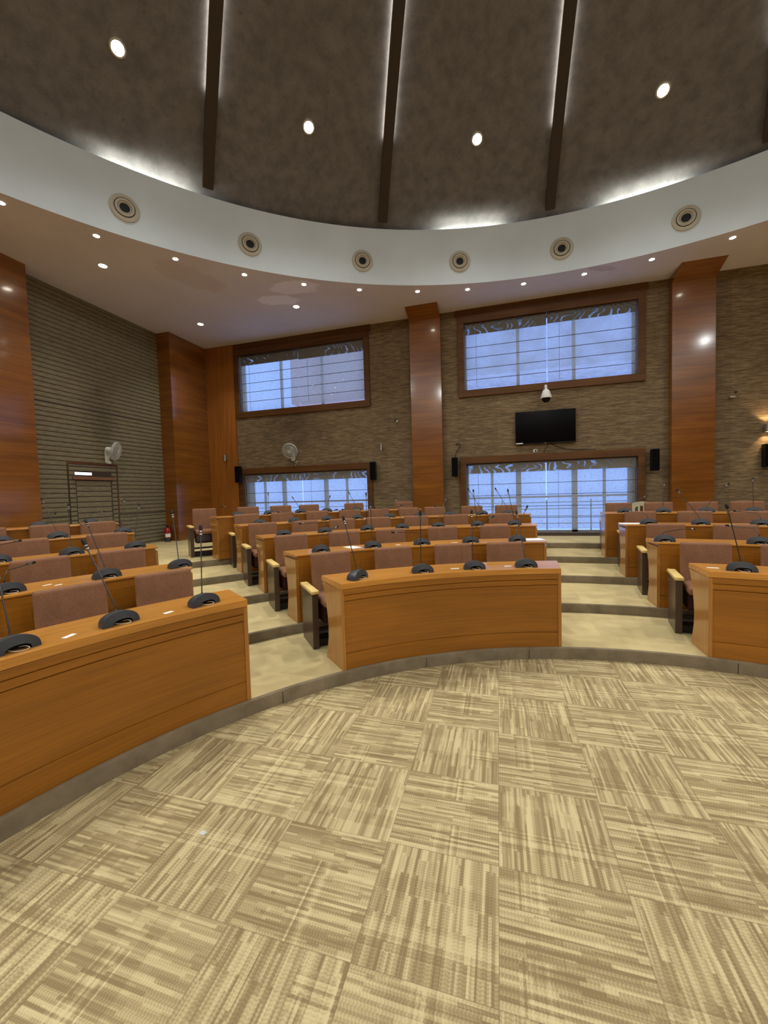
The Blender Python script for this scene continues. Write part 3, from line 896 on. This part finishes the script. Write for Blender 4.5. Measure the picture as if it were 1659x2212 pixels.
def place_mic(blk, k, az, tip, elbow, label):
    a = R(az); r = RK[k-1]+.12
    p = pol(az, r)
    if k == 5: p = pol(az, r-.03)
    z = k*STEP+.0018+DESK_H
    t = thing('gooseneck_microphone', label, 'microphone', (p.x, p.y, z+.0005), -a, 'gooseneck microphones on the desks')
    b = bpy.data.objects.new('base', mb_data); COL.objects.link(b); b.parent = t; b.location = (0, .0, 0); tw = R(36) if (blk, k, az) == ('C', 1, -40.4) else R(random.uniform(4, 16) if blk == 'L' else random.uniform(-6, 6)); b.rotation_euler = (0, 0, tw)
    c = bpy.data.objects.new('cable', cable_data); COL.objects.link(c); c.parent = t; c.rotation_euler = (0, 0, tw)
    foot = Vector((0, .02, .068)); tip = Vector(tip)+foot; L = (tip-foot).length
    if elbow is not None:
        e = Vector(elbow)+foot
        pts = bez([foot, foot+Vector((0, 0, .03)), e, e+(tip-e)*.25, tip], 6)
    else:
        pts = bez([foot, foot+(tip-foot)*.12+Vector((0, 0, .015)), foot+(tip-foot)*.6+Vector((0, 0, .012)), tip], 7)
    bm = B(); n = len(pts); rad = [.0085 if i < 2 else .0042 for i in range(n)]
    tube(bm, pts, rad, 6); finish(bm, 'stem', M['stem'], t, smooth=True)
    d = (pts[-1]-pts[-3]).normalized(); q = d.to_track_quat('Z', 'Y').to_euler()
    h = bpy.data.objects.new('capsule', head_data); COL.objects.link(h); h.parent = t; h.location = tip; h.rotation_euler = q
    for off in (0.0, -.022):
        g = bpy.data.objects.new('ring', ring_data); COL.objects.link(g); g.parent = h; g.location = (0, 0, off)
    return t
MICS = {'C1': [(-40.4, [-0.054, 0.139, 0.435]), (-30.6, [0.024, 0.057, 0.456]), (-22.5, [0.036, 0.12, 0.443]), (-14.6, [-0.01, 0.188, 0.42])],
'C2': [(-40.6, [0.286, 0.274, 0.17], [0.028, 0.098, 0.064]), (-33.1, [0.053, 0.2, 0.411]), (-25.7, [-0.284, 0.205, 0.074], [0.028, 0.099, 0.062]), (-18.3, [0.322, 0.152, 0.222], [0.036, 0.092, 0.068]), (-11.4, [0.183, 0.215, 0.325], [0.026, 0.102, 0.057])],
'C3': [(-42.5, [0.247, 0.344, 0.104], [0.026, 0.103, 0.056]), (-36.9, [-0.274, 0.246, 0.062], [0.021, 0.099, 0.065]), (-30.8, [0.03, 0.106, 0.446]), (-25.6, [-0.029, 0.282, 0.362]), (-20.2, [0.191, 0.231, 0.349]), (-14.4, [-0.021, 0.102, 0.448]), (-9, [-0.057, 0.122, 0.44])],
'C4': [(-43.6, [0.188, 0.387, 0.074], [0.026, 0.1, 0.06]), (-39.05, None), (-34.5, None), (-30.2, None), (-25.5, None), (-21, [-0.27, 0.255, 0.144], [-0.047, 0.013, 0.165]), (-16.6, None), (-11.84, [-0.195, 0.165, 0.382]), (-8.1, [-0.171, 0.201, 0.377])],
'C5': [(-45, None), (-41, [0.05, 0.328, 0.319]), (-36.9, [-0.068, 0.394, 0.226]), (-33.2, [0.137, 0.373, 0.231]), (-29, [-0.079, 0.346, 0.292])],
'L1': [(-76, [0.07, 0.364, 0.271]), (-68.4, [-0.078, 0.208, 0.403]), (-60.3, [0.062, 0.138, 0.435])],
'L2': [(-72.2, None), (-64.8, [-0.05, 0.254, 0.38]), (-57.9, [0.013, 0.178, 0.424])],
'L3': [(-70.3, None), (-64.9, [0.04, 0.186, 0.419]), (-59.4, [0.109, 0.217, 0.391])],
'L4': [(-68.4, None), (-64.25, [-0.08, 0.229, 0.391]), (-58.7, [0.09, 0.268, 0.363])],
'L5': [(-64.5, None), (-60.4, None)], 'R1': [(12.9, [-0.081, 0.041, 0.453])],
'R2': [(7.9, [0.336, 0.25, 0.05], [0.166, -0.031, 0.075]), (17.7, None)],
'R3': [(8.3, None), (13.96, [-0.219, 0.152, 0.375]), (19.7, None)],
'R4': [(7, [0.35, 0.23, 0.189]), (11.4, [0.053, 0.247, 0.384]), (15.9, [0.268, 0.143, 0.345]), (20.3, [0.013, 0.218, 0.405])]}
for key, lst in MICS.items():
    k = int(key[1])
    for i, m in enumerate(lst):
        az, tip = m[0], m[1]; el = m[2] if len(m) > 2 else None
        if tip is None:
            sgn = random.choice((-1, 1)); tip = (.20*sgn, .20, .10); el = (.03*sgn, .05, .085)
        place_mic(key[0], k, az, tip, el, 'black gooseneck microphone on the %s desk of the %s block, %s' % (ORD[k-1], BLOCK[key[0]], nth(i, len(lst))))

# slips, papers and litter
def slip(name, az, r, k, w, d, rot, label, cat, mat='paper'):
    p = pol(az, r); bm = B(); box(bm, -w/2, w/2, -d/2, d/2, 0, .0015)
    o = finish(bm, name, M[mat]); o.location = (p.x, p.y, k*STEP+.0018+DESK_H+.0004); o.rotation_euler = (0, 0, -R(az)+rot)
    return tag(o, label, cat)
slip('name_slip', -25.2, RK[0]+.17, 1, .085, .022, .02, 'small white slip left of the third front-desk microphone, middle block', 'paper slip')
slip('name_slip', -17.0, RK[0]+.17, 1, .07, .022, .0, 'small white slip left of the rightmost front-desk microphone, middle block', 'paper slip')
slip('name_slip', -29.0, RK[1]+.2, 2, .06, .03, .1, 'small white slip beside the bent microphone on the second middle desk', 'paper slip')
slip('name_slip', -20.6, RK[1]+.16, 2, .08, .02, 0, 'small white slip on the second middle desk, right of its midpoint', 'paper slip')
slip('name_slip', 10.2, RK[0]+.2, 1, .085, .03, 0, 'small white slip on the front desk of the right block', 'paper slip')
slip('name_slip', -72.3, RK[0]+.11, 1, .07, .03, .5, 'small white slip on the front left desk, between two microphones', 'paper slip')
slip('name_slip', -64.0, RK[0]+.10, 1, .06, .03, .3, 'small white slip near the aisle end of the front left desk', 'paper slip')
slip('name_slip', -69.2, RK[1]+.2, 2, .06, .02, .3, 'small white slip on the second left desk, nearer its back edge', 'paper slip')
slip('name_slip', -68.6, RK[1]+.12, 2, .05, .02, .3, 'small white slip on the second left desk, nearer its front edge', 'paper slip')
slip('paper_sheet', -8.9, RK[1]+.28, 2, .30, .21, .1, 'printed white sheet at the right end of the second middle desk', 'paper')
slip('paper_sheet', -35.6, RK[1]+.26, 2, .15, .21, .3, 'white sheet beside the second microphone of the second middle desk', 'paper')
slip('paper_sheet', 6.4, RK[2]+.22, 3, .28, .22, 0, 'white sheet at the aisle end of the third right desk', 'paper')
bm = B(); vs = [bm.verts.new(v) for v in ((-.02, -.008, .002), (.012, -.011, .002), (.02, .006, .007), (-.010, .012, .004))]; bm.faces.new(vs)
bmesh.ops.solidify(bm, geom=bm.faces[:], thickness=.002)
o = finish(bm, 'paper_scrap', M['paper']); o.location = (-1.383, 1.516, .001); tag(o, 'tiny torn white scrap lying on the striped carpet tiles', 'litter')

# ------------------------------------------------------------ things on the walls
# television
t = thing('television', 'black flat television on the wall between upper and lower windows', 'television', (1.055, Y1, 2.65))
bm = B(); box(bm, -.645, .645, -.075, -.03, 0, .75, bev=.006); finish(bm, 'housing', M['black'], t)
bm = B(); box(bm, -.632, .632, -.0775, -.074, .022, .738); finish(bm, 'screen', M['screen'], t)
bm = B(); box(bm, -.25, .25, -.03, 0, .2, .55); finish(bm, 'wall_bracket', M['black'], t)
bm = B(); box(bm, -.63, -.48, -.080, -.0772, .018, .040); finish(bm, 'label_strip', M['paper'], t)
bm = B(); box(bm, -.022, .022, -.080, -.0755, .006, .016); finish(bm, 'badge', M['steel'], t)
bm = B(); tube(bm, bez([(1.12, 9.86, 2.66), (1.10, 9.87, 2.57), (1.04, 9.87, 2.50), (1.03, 9.865, 2.445)], 8), .006, 6)
tag(finish(bm, 'power_cord', M['black'], smooth=True), 'short black cord hanging below the television towards the socket', 'cord')
bm = B(); tube(bm, bez([(1.16, 9.87, 2.66), (1.28, 9.885, 2.59), (1.42, 9.885, 2.53), (1.62, 9.885, 2.49), (2.1, 9.87, 2.46)], 8), .006, 6)
tag(finish(bm, 'signal_cable', M['black'], smooth=True), 'black cable trailing right from the television along the frame', 'cord')
t = thing('wall_socket', 'white wall socket with black plug under the television', 'socket', (.845, Y1, 2.50))
bm = B(); box(bm, -.045, .045, -.02, 0, -.035, .035, bev=.004); finish(bm, 'plate', M['white'], t)
bm = B(); box(bm, -.005, .025, -.05, -.02, -.02, .015, bev=.004); finish(bm, 'plug', M['black'], t)

# dome camera
t = thing('security_camera', 'white dome security camera on a bracket above the television', 'camera', (1.06, Y1, 3.86))
bm = B(); box(bm, -.05, .05, -.03, 0, -.10, .10, bev=.008); tube(bm, bez([(0, -.02, .02), (0, -.16, .05), (0, -.27, .03), (0, -.29, -.06)], 6), .028, 10); finish(bm, 'bracket', M['white'], t, smooth=True)
bm = B(); lathe(bm, [(0, .17), (.05, .168), (.075, .14), (.10, .06), (.118, 0), (.118, -.018), (.09, -.02)], 28, Matrix.Translation((0, -.29, -.22))); finish(bm, 'housing', M['white'], t, smooth=True)
bm = B(); lathe(bm, [(.09, 0), (.088, -.03), (.07, -.062), (.04, -.082), (0, -.09)], 24, Matrix.Translation((0, -.29, -.24))); finish(bm, 'dome', M['screen'], t, smooth=True)

# loudspeakers
SPK = [(-7.05, 2.27, 'black wall speaker at the left end of the corner window frame'), (-3.05, 2.20, 'black wall speaker at the right end of the corner window frame'),
       (-.985, 2.20, 'black wall speaker left of the window below the television'), (3.205, 2.16, 'black wall speaker right of the window below the television'),
       (5.19, 2.15, 'black wall speaker below the lit wall sconce')]
def make_spk():
    t = thing('wall_speaker', '', 'speaker')
    bm = B(); prism(bm, [(-.075, -.17), (.075, -.17), (.06, -.01), (-.06, -.01)], 'z', -.23, .23); bmesh.ops.bevel(bm, geom=bm.edges[:], offset=.008, segments=2, affect='EDGES'); finish(bm, 'cabinet', M['black'], t)
    bm = B(); box(bm, -.066, .066, -.178, -.169, -.215, .215, bev=.003); finish(bm, 'grille', M['grille'], t)
    bm = B(); box(bm, -.03, .03, -.012, .0, -.08, .08); finish(bm, 'bracket', M['black'], t)
    return t
sp = make_spk()
for i, (x, z, lab) in enumerate(SPK):
    o = sp if i == 0 else copy_tree(sp)
    y = Y1-.05 if i < 4 else Y1
    if i == 0: y = 9.85
    o.location = (x, y, z); o['label'] = lab; o['group'] = 'black wall speakers'

# wall fans
def make_fan():
    t = thing('wall_fan', '', 'fan')
    # local: +X out of the wall
    bm = B(); box(bm, 0, .035, -.055, .055, -.22, .06, bev=.012, seg=3); box(bm, .0, .09, -.03, .03, -.24, -.19, bev=.01); finish(bm, 'wall_mount', M['white'], t, smooth=True)
    bm = B(); tube(bm, bez([(.02, 0, -.12), (.08, 0, -.06), (.11, 0, .02)], 6), .026, 10); finish(bm, 'arm', M['white'], t, smooth=True)
    hd = bpy.data.objects.new('fan_head', None); COL.objects.link(hd); hd.parent = t; hd.location = (.12, 0, .06); hd.rotation_euler = (0, R(22), 0)
    rot = Matrix.Rotation(PI/2, 4, 'Y')
    bm = B(); lathe(bm, [(0, -.10), (.05, -.095), (.062, -.06), (.065, .02), (.05, .05), (0, .052)], 24, rot); finish(bm, 'motor', M['white'], hd, smooth=True)
    bm = B()
    Rr = .205
    for rr, off in ((Rr, .105), (Rr*.99, .085), (Rr*.99, .125), (Rr*.8, .152), (Rr*.8, .062), (Rr*.55, .163), (Rr*.3, .168), (Rr*.5, .05)):
        tube(bm, [(off, rr*math.cos(2*PI*i/36), rr*math.sin(2*PI*i/36)) for i in range(36)], .0065 if rr > .2 else .0032, 5, closed=True)
    for i in range(40):
        a = 2*PI*i/40; c_, s_ = math.cos(a), math.sin(a)
        tube(bm, [(.168, .035*c_, .035*s_), (.163, Rr*.55*c_, Rr*.55*s_), (.15, Rr*.82*c_, Rr*.82*s_), (.105, Rr*c_, Rr*s_), (.06, Rr*.8*c_, Rr*.8*s_), (.045, .06*c_, .06*s_)], .0024, 4)
    finish(bm, 'guard', M['wire'], hd)
    bm = B(); lathe(bm, [(0, .175), (.025, .173), (.04, .166), (.04, .16)], 20, rot); finish(bm, 'badge', M['white'], hd, smooth=True)
    for b_ in range(3):
        bm = B(); a0 = 2*PI*b_/3; prev = None
        for i in range(7):
            u = i/6; r = .03+.15*u; wd = .25+.42*math.sin(PI*min(1, u*1.15)**.8)*.9
            row = []
            for j in range(5):
                v = j/4-.5; a = a0+v*wd*2
                row.append(bm.verts.new((.10+.035*v*2*(1-.4*u), r*math.cos(a), r*math.sin(a))))
            if prev:
                for j in range(4): bm.faces.new((prev[j], prev[j+1], row[j+1], row[j]))
            prev = row
        bmesh.ops.solidify(bm, geom=bm.faces[:], thickness=.002)
        finish(bm, 'blade', M['white'], hd, smooth=True)
    return t
fan = make_fan()
fan.location = (X0, 6.98, 2.70); fan['label'] = 'white oscillating fan on the ribbed wall above the concealed door'; fan['group'] = 'white wall fans'
fan2 = copy_tree(fan); fan2.location = (-5.38, Y1, 2.82); fan2.rotation_euler = (0, 0, -PI/2); fan2['label'] = 'white wall fan above the lower window beside the corner'
for ch in fan.children:
    if ch.name.startswith('fan_head'): ch.rotation_euler = (0, R(14), R(28))
for ch in fan2.children:
    if ch.name.startswith('fan_head'): ch.rotation_euler = (0, R(26), R(8))
bm = B(); tube(bm, bez([(-5.38, 9.87, 2.60), (-5.33, 9.885, 2.54), (-5.25, 9.885, 2.58), (-5.30, 9.885, 2.50), (-5.32, 9.88, 2.44)], 6), .006, 6)
tag(finish(bm, 'fan_cord', M['white'], smooth=True), 'loose white cord hanging below the fan on the back wall', 'cord')

# unlit and lit sconces
def sconce(x, y, z, label, lit):
    t = thing('wall_sconce', label, 'wall lamp', (x, y, z), group='metal wall sconces')
    bm = B(); box(bm, -.03, .03, -.012, 0, -.05, .05, bev=.003); box(bm, -.012, .012, -.05, -.01, -.015, .015); finish(bm, 'mount', M['steel'], t)
    bm = B(); lathe(bm, [(.026, -.09), (.034, -.09), (.034, .09), (.026, .09), (.026, -.09)] if not lit else [(.056, -.075), (.066, -.075), (.066, .075), (.056, .075), (.056, -.075)], 20, Matrix.Translation((0, -.075 if not lit else -.1, 0))); finish(bm, 'shade', M['steel'], t, smooth=True)
    if lit:
        for s in (-1, 1):
            bm = B(); lathe(bm, [(0, .06*s), (.05, .06*s)], 16, Matrix.Translation((0, -.1, 0))); finish(bm, 'bulb', M['sconceglow'], t)
            l = spot('sconce_light', (0, -.1, .07*s), (0, -.04, .6*s), SCONCE_W, (1, .68, .38), 100, .5, .03, t)
sconce(-7.50, 9.86, 2.76, 'small unlit metal sconce on the wood panel by the corner', False)
sconce(-2.85, Y1, 2.80, 'small unlit metal sconce left of the middle pillar', False)
sconce(5.20, Y1, 2.70, 'lit up-and-down metal sconce at the right edge', True)
# small broken fittings
t = thing('wall_fitting', 'small broken white fitting on the wall right of the right pillar', 'fitting', (4.62, Y1, 3.39))
bm = B(); box(bm, -.05, .05, -.06, -.012, -.035, .0, bev=.004); box(bm, -.01, .01, -.012, 0, -.02, .02); finish(bm, 'shade', M['steel'], t)
bm = B(); lathe(bm, [(0, 0), (.018, 0), (.018, .02), (0, .02)], 12, Matrix.Translation((.07, 0, .08)) @ Matrix.Rotation(PI/2, 4, 'X')); finish(bm, 'socket_hole', M['ventdark'], t)
t = thing('wall_fitting', 'small dark broken fitting on the wall left of the middle pillar', 'fitting', (-2.43, Y1, 3.43))
bm = B(); box(bm, -.03, .03, -.04, 0, -.03, .02, bev=.004); finish(bm, 'shade', M['steel'], t)
bm = B(); box(bm, -.05, -.01, -.05, -.04, .0, .04); finish(bm, 'plug', M['ventdark'], t)
bm = B(); tube(bm, bez([(-1.0, 9.885, 2.43), (-.96, 9.885, 2.56), (-.88, 9.885, 2.68), (-.87, 9.885, 2.76), (-.93, 9.885, 2.78), (-.96, 9.885, 2.74)], 6), .006, 6)
tag(finish(bm, 'loose_wire', M['black'], smooth=True), 'thin curled wire rising from the speaker left of the television window', 'cord')

# fire extinguisher
t = thing('fire_extinguisher', 'red fire extinguisher standing at the foot of the left pillar', 'fire extinguisher', (-8.26, 8.36, zf5+.002))
bm = B(); lathe(bm, [(0, 0), (.070, 0), (.075, .012), (.075, .30), (.066, .335), (.04, .36), (.02, .372), (0, .372)], 28); finish(bm, 'cylinder', M['red'], t, smooth=True)
bm = B(); lathe(bm, [(.0757, .0), (.0757, .10), (.0752, .10)], 28); finish(bm, 'base_band', M['micbase'], t, smooth=True)
bm = B()
for i in range(10):
    pass
lathe(bm, [(.0762, .12), (.0762, .21)], 28)
for f in list(bm.faces):
    c_ = f.calc_center_median()
    if c_.x*.85 - c_.y*.52 < .045: bm.faces.remove(f)
finish(bm, 'label', M['paper'], t, smooth=True, rec=False)
bm = B(); box(bm, -.015, .015, -.02, .02, .37, .40, bev=.004); box(bm, -.012, .012, -.09, .02, .40, .41); box(bm, -.012, .012, -.08, .02, .425, .435); finish(bm, 'valve', M['black'], t)
bm = B(); tube(bm, bez([(.0, .02, .39), (.02, .09, .38), (-.02, .11, .28), (-.06, .10, .12), (-.06, .085, .06)], 6), .010, 8); finish(bm, 'hose', M['black'], t, smooth=True)

# white plastic garden chair tucked behind the last row
t = thing('plastic_chair', 'cream moulded plastic chair behind the rear right desk, by the window', 'chair', (2.85, 9.32, zf5+.001), R(-12)); t.scale = (.93, .93, .93)
bm = B(); box(bm, -.21, .21, -.22, .20, .41, .44, bev=.012); finish(bm, 'seat', M['cream'], t)
for sx in (-1, 1):
    for sy in (-1, 1):
        bm = B(); tube(bm, [(sx*.19, sy*.18, .42), (sx*.235, sy*.225, 0)], [.02, .015], 8); finish(bm, 'leg', M['cream'], t, smooth=True)
    bm = B(); tube(bm, bez([(sx*.20, .20, .60), (sx*.25, .05, .655), (sx*.25, -.12, .65), (sx*.235, -.19, .56), (sx*.21, -.20, .42)], 6), .017, 8); finish(bm, 'armrest', M['cream'], t, smooth=True)
bm = B()
def bk(x, z): return (x, .19+.12*(z-.42)-.35*x*x, z)
outer = [(-.20, .42), (-.235, .60), (-.225, .74), (-.16, .80), (0, .825), (.16, .80), (.225, .74), (.235, .60), (.20, .42)]
inner = [(-.12, .50), (-.13, .60), (-.12, .68), (-.09, .71), (0, .725), (.09, .71), (.12, .68), (.13, .60), (.12, .50)]
vo = [bm.verts.new(bk(*p)) for p in outer]; vi = [bm.verts.new(bk(*p)) for p in inner]
for i in range(8): bm.faces.new((vo[i], vo[i+1], vi[i+1], vi[i]))
bm.faces.new((vo[0], vi[0], vi[8], vo[8]))
for x in (-.05, .05):
    a_ = [bm.verts.new(bk(*q)) for q in ((x-.02, .50), (x+.02, .50), (x+.02, .722), (x-.02, .722))]; bm.faces.new(a_)
bmesh.ops.solidify(bm, geom=bm.faces[:], thickness=.014)
finish(bm, 'backrest', M['cream'], t, smooth=True)

# ------------------------------------------------------------ air jets in the fascia
DUCT = [-53.35, -40.29, -25.93, -12.66, .44, 13.82, 27.3, -66.6]
def make_duct():
    t = thing('air_nozzle', '', 'air vent')
    rot = Matrix.Rotation(PI/2, 4, 'X')     # local z of the lathe -> -Y (towards the room)
    bm = B(); lathe(bm, [(.150, 0), (.205, 0), (.215, .010), (.21, .022), (.165, .032), (.150, .022)], 40, rot); finish(bm, 'outer_ring', M['vent'], t, smooth=True)
    bm = B(); lathe(bm, [(.150, .006), (.150, .026), (.142, .026), (.142, .006)], 40, rot); finish(bm, 'gap_ring', M['ventdark'], t, smooth=True)
    bm = B(); lathe(bm, [(.142, .012), (.138, .035), (.115, .045), (.10, .035), (.098, .010)], 40, rot); finish(bm, 'middle_ring', M['vent'], t, smooth=True)
    bm = B(); lathe(bm, [(.098, .02), (.090, .034), (.080, .03), (.072, .01)], 32, rot); finish(bm, 'inner_ring', M['vent'], t, smooth=True)
    bm = B(); lathe(bm, [(.10, .012), (0, .012)], 32, rot); finish(bm, 'throat', M['ventdark'], t)
    return t
dp = make_duct()
DN = ['second from left', 'third from left', 'fourth from left', 'fifth from left', 'sixth from left', 'rightmost one in view', 'beyond the right edge', 'beyond the left edge']
DN = ['leftmost of six', 'second of six from left', 'third of six from left', 'fourth of six from left', 'fifth of six from left', 'rightmost of six']
for i, az in enumerate(DUCT[:6]):
    o = dp if i == 0 else copy_tree(dp)
    p = pol(az, RC-.006, CC); o.location = (p.x, p.y, 6.38); o.rotation_euler = (R(-0), 0, -R(az))
    o['label'] = 'round beige air nozzle in the white ceiling ring, %s' % DN[i]; o['group'] = 'round air nozzles in the ceiling ring'

# ------------------------------------------------------------ lamps
def make_lamp(rad, mat, proud=.006):
    t = thing('downlight', '', 'ceiling light')
    bm = B(); lathe(bm, [(rad*.78, -.001), (rad*.80, -proud), (rad, -proud), (rad*1.05, 0)], 24); finish(bm, 'trim_ring', M['lamp_ring'], t, smooth=True)
    bm = B(); lathe(bm, [(rad*.78, -.002), (0, -.003)], 20); finish(bm, 'bulb', mat, t)
    return t
# rim lamps
RIM = [-62.98, -55.84, -48.49, -40.92, -33.6, -26.24, -18.28, -11.45, -4.1, 3.31, 10.68, 18.22]
lp = make_lamp(.058, M['lamp_small'])
words = ['first', 'second', 'third', 'fourth', 'fifth', 'sixth', 'seventh', 'eighth', 'ninth', 'tenth', 'eleventh', 'twelfth']
for i, az in enumerate(RIM):
    o = lp if i == 0 else copy_tree(lp)
    p = pol(az, 8.99, CC); o.location = (p.x, p.y, ZC-.001)
    o['label'] = 'small downlight along the soffit rim, %s of twelve from the left' % words[i]; o['group'] = 'small downlights along the soffit rim'
    spot('rim_light', (p.x, p.y, ZC-.02), (p.x, p.y, 0), RIM_W, RIM_COL, 95, .8, .04)
for i in range(1, 38):
    az = 18.22 + 7.35*i
    p = pol(az, 8.99, CC)
    if az < 360-64: spot('rim_light', (p.x, p.y, ZC-.02), (p.x, p.y, 0), RIM_W, RIM_COL, 95, .8, .04)
lp2 = make_lamp(.085, M['lamp_small'])
for i, (x, y, lab) in enumerate(((-6.9, 5.83, 'larger soffit downlight above the ribbed left wall'), (-7.01, 8.46, 'larger soffit downlight nearest the room corner'), (-4.36, 8.42, 'larger soffit downlight above the corner window'))):
    o = lp2 if i == 0 else copy_tree(lp2)
    o.location = (x, y, ZC-.001); o['label'] = lab; o['group'] = 'larger soffit downlights'
    spot('soffit_light', (x, y, ZC-.02), (x, y, 0), SOFFIT_W, RIM_COL, 110, .8, .06)
for x, y in ((9.4, 5.8), (9.4, 8.4), (-6.9, -5.6), (9.4, -5.6), (-6.9, -8.4), (9.4, -8.4)):
    spot('soffit_light', (x, y, ZC-.02), (x, y, 0), SOFFIT_W, RIM_COL, 110, .8, .06)

# dome lamps, one per panel
DL = [-53.97, -33.47, -11.12, 10.59] + [10.59+22.7*i for i in range(1, 13)]
lp3 = make_lamp(.10, M['lamp'], .02)
lbl = ['dome downlight in the leftmost dark ceiling panel', 'dome downlight between the first and second ceiling ribs', 'dome downlight between the second and third ceiling ribs', 'dome downlight in the rightmost dark ceiling panel']
for i, az in enumerate(DL):
    r = 7.735; p = pol(az, r, CC); z = sphz(r)
    nrm = Vector((p.x-CC.x, p.y-CC.y, z-SPH_Z)).normalized()
    if i < 4:
        o = lp3 if i == 0 else copy_tree(lp3)
        o.location = Vector((p.x, p.y, z)) - nrm*.004
        o.rotation_euler = nrm.to_track_quat('Z', 'Y').to_euler()
        o['label'] = lbl[i]; o['group'] = 'downlights in the dome panels'
    q = Vector((p.x, p.y, z)) - nrm*.06
    spot('dome_light', q, q - nrm, DOME_W, DOME_COL, 148, 1.0, .13)
    # uplights on the ledge behind the ring wash the foot of the panels; the one under the second panel is out
    if i != 1:
        u = pol(az + (3.0 if i == 0 else (0 if i == 2 else -1.0)), RC+.12, CC)
        d = bpy.data.lights.new('ledge_uplight', 'AREA'); d.shape = 'RECTANGLE'; d.size = 1.25; d.size_y = .06; d.energy = UPLIGHT_W; d.color = (.97, 1.0, .86)
        o = bpy.data.objects.new('ledge_uplight', d); COL.objects.link(o); o.location = (u.x, u.y, ZF-.16)
        a = R(az); inward = Vector((-math.sin(a)*1.0, -math.cos(a)*1.0, 1.0)).normalized()
        xt = Vector((math.cos(a), -math.sin(a), 0)); zt = -inward; yt = zt.cross(xt)
        o.rotation_euler = Matrix((xt, yt, zt)).transposed().to_euler()
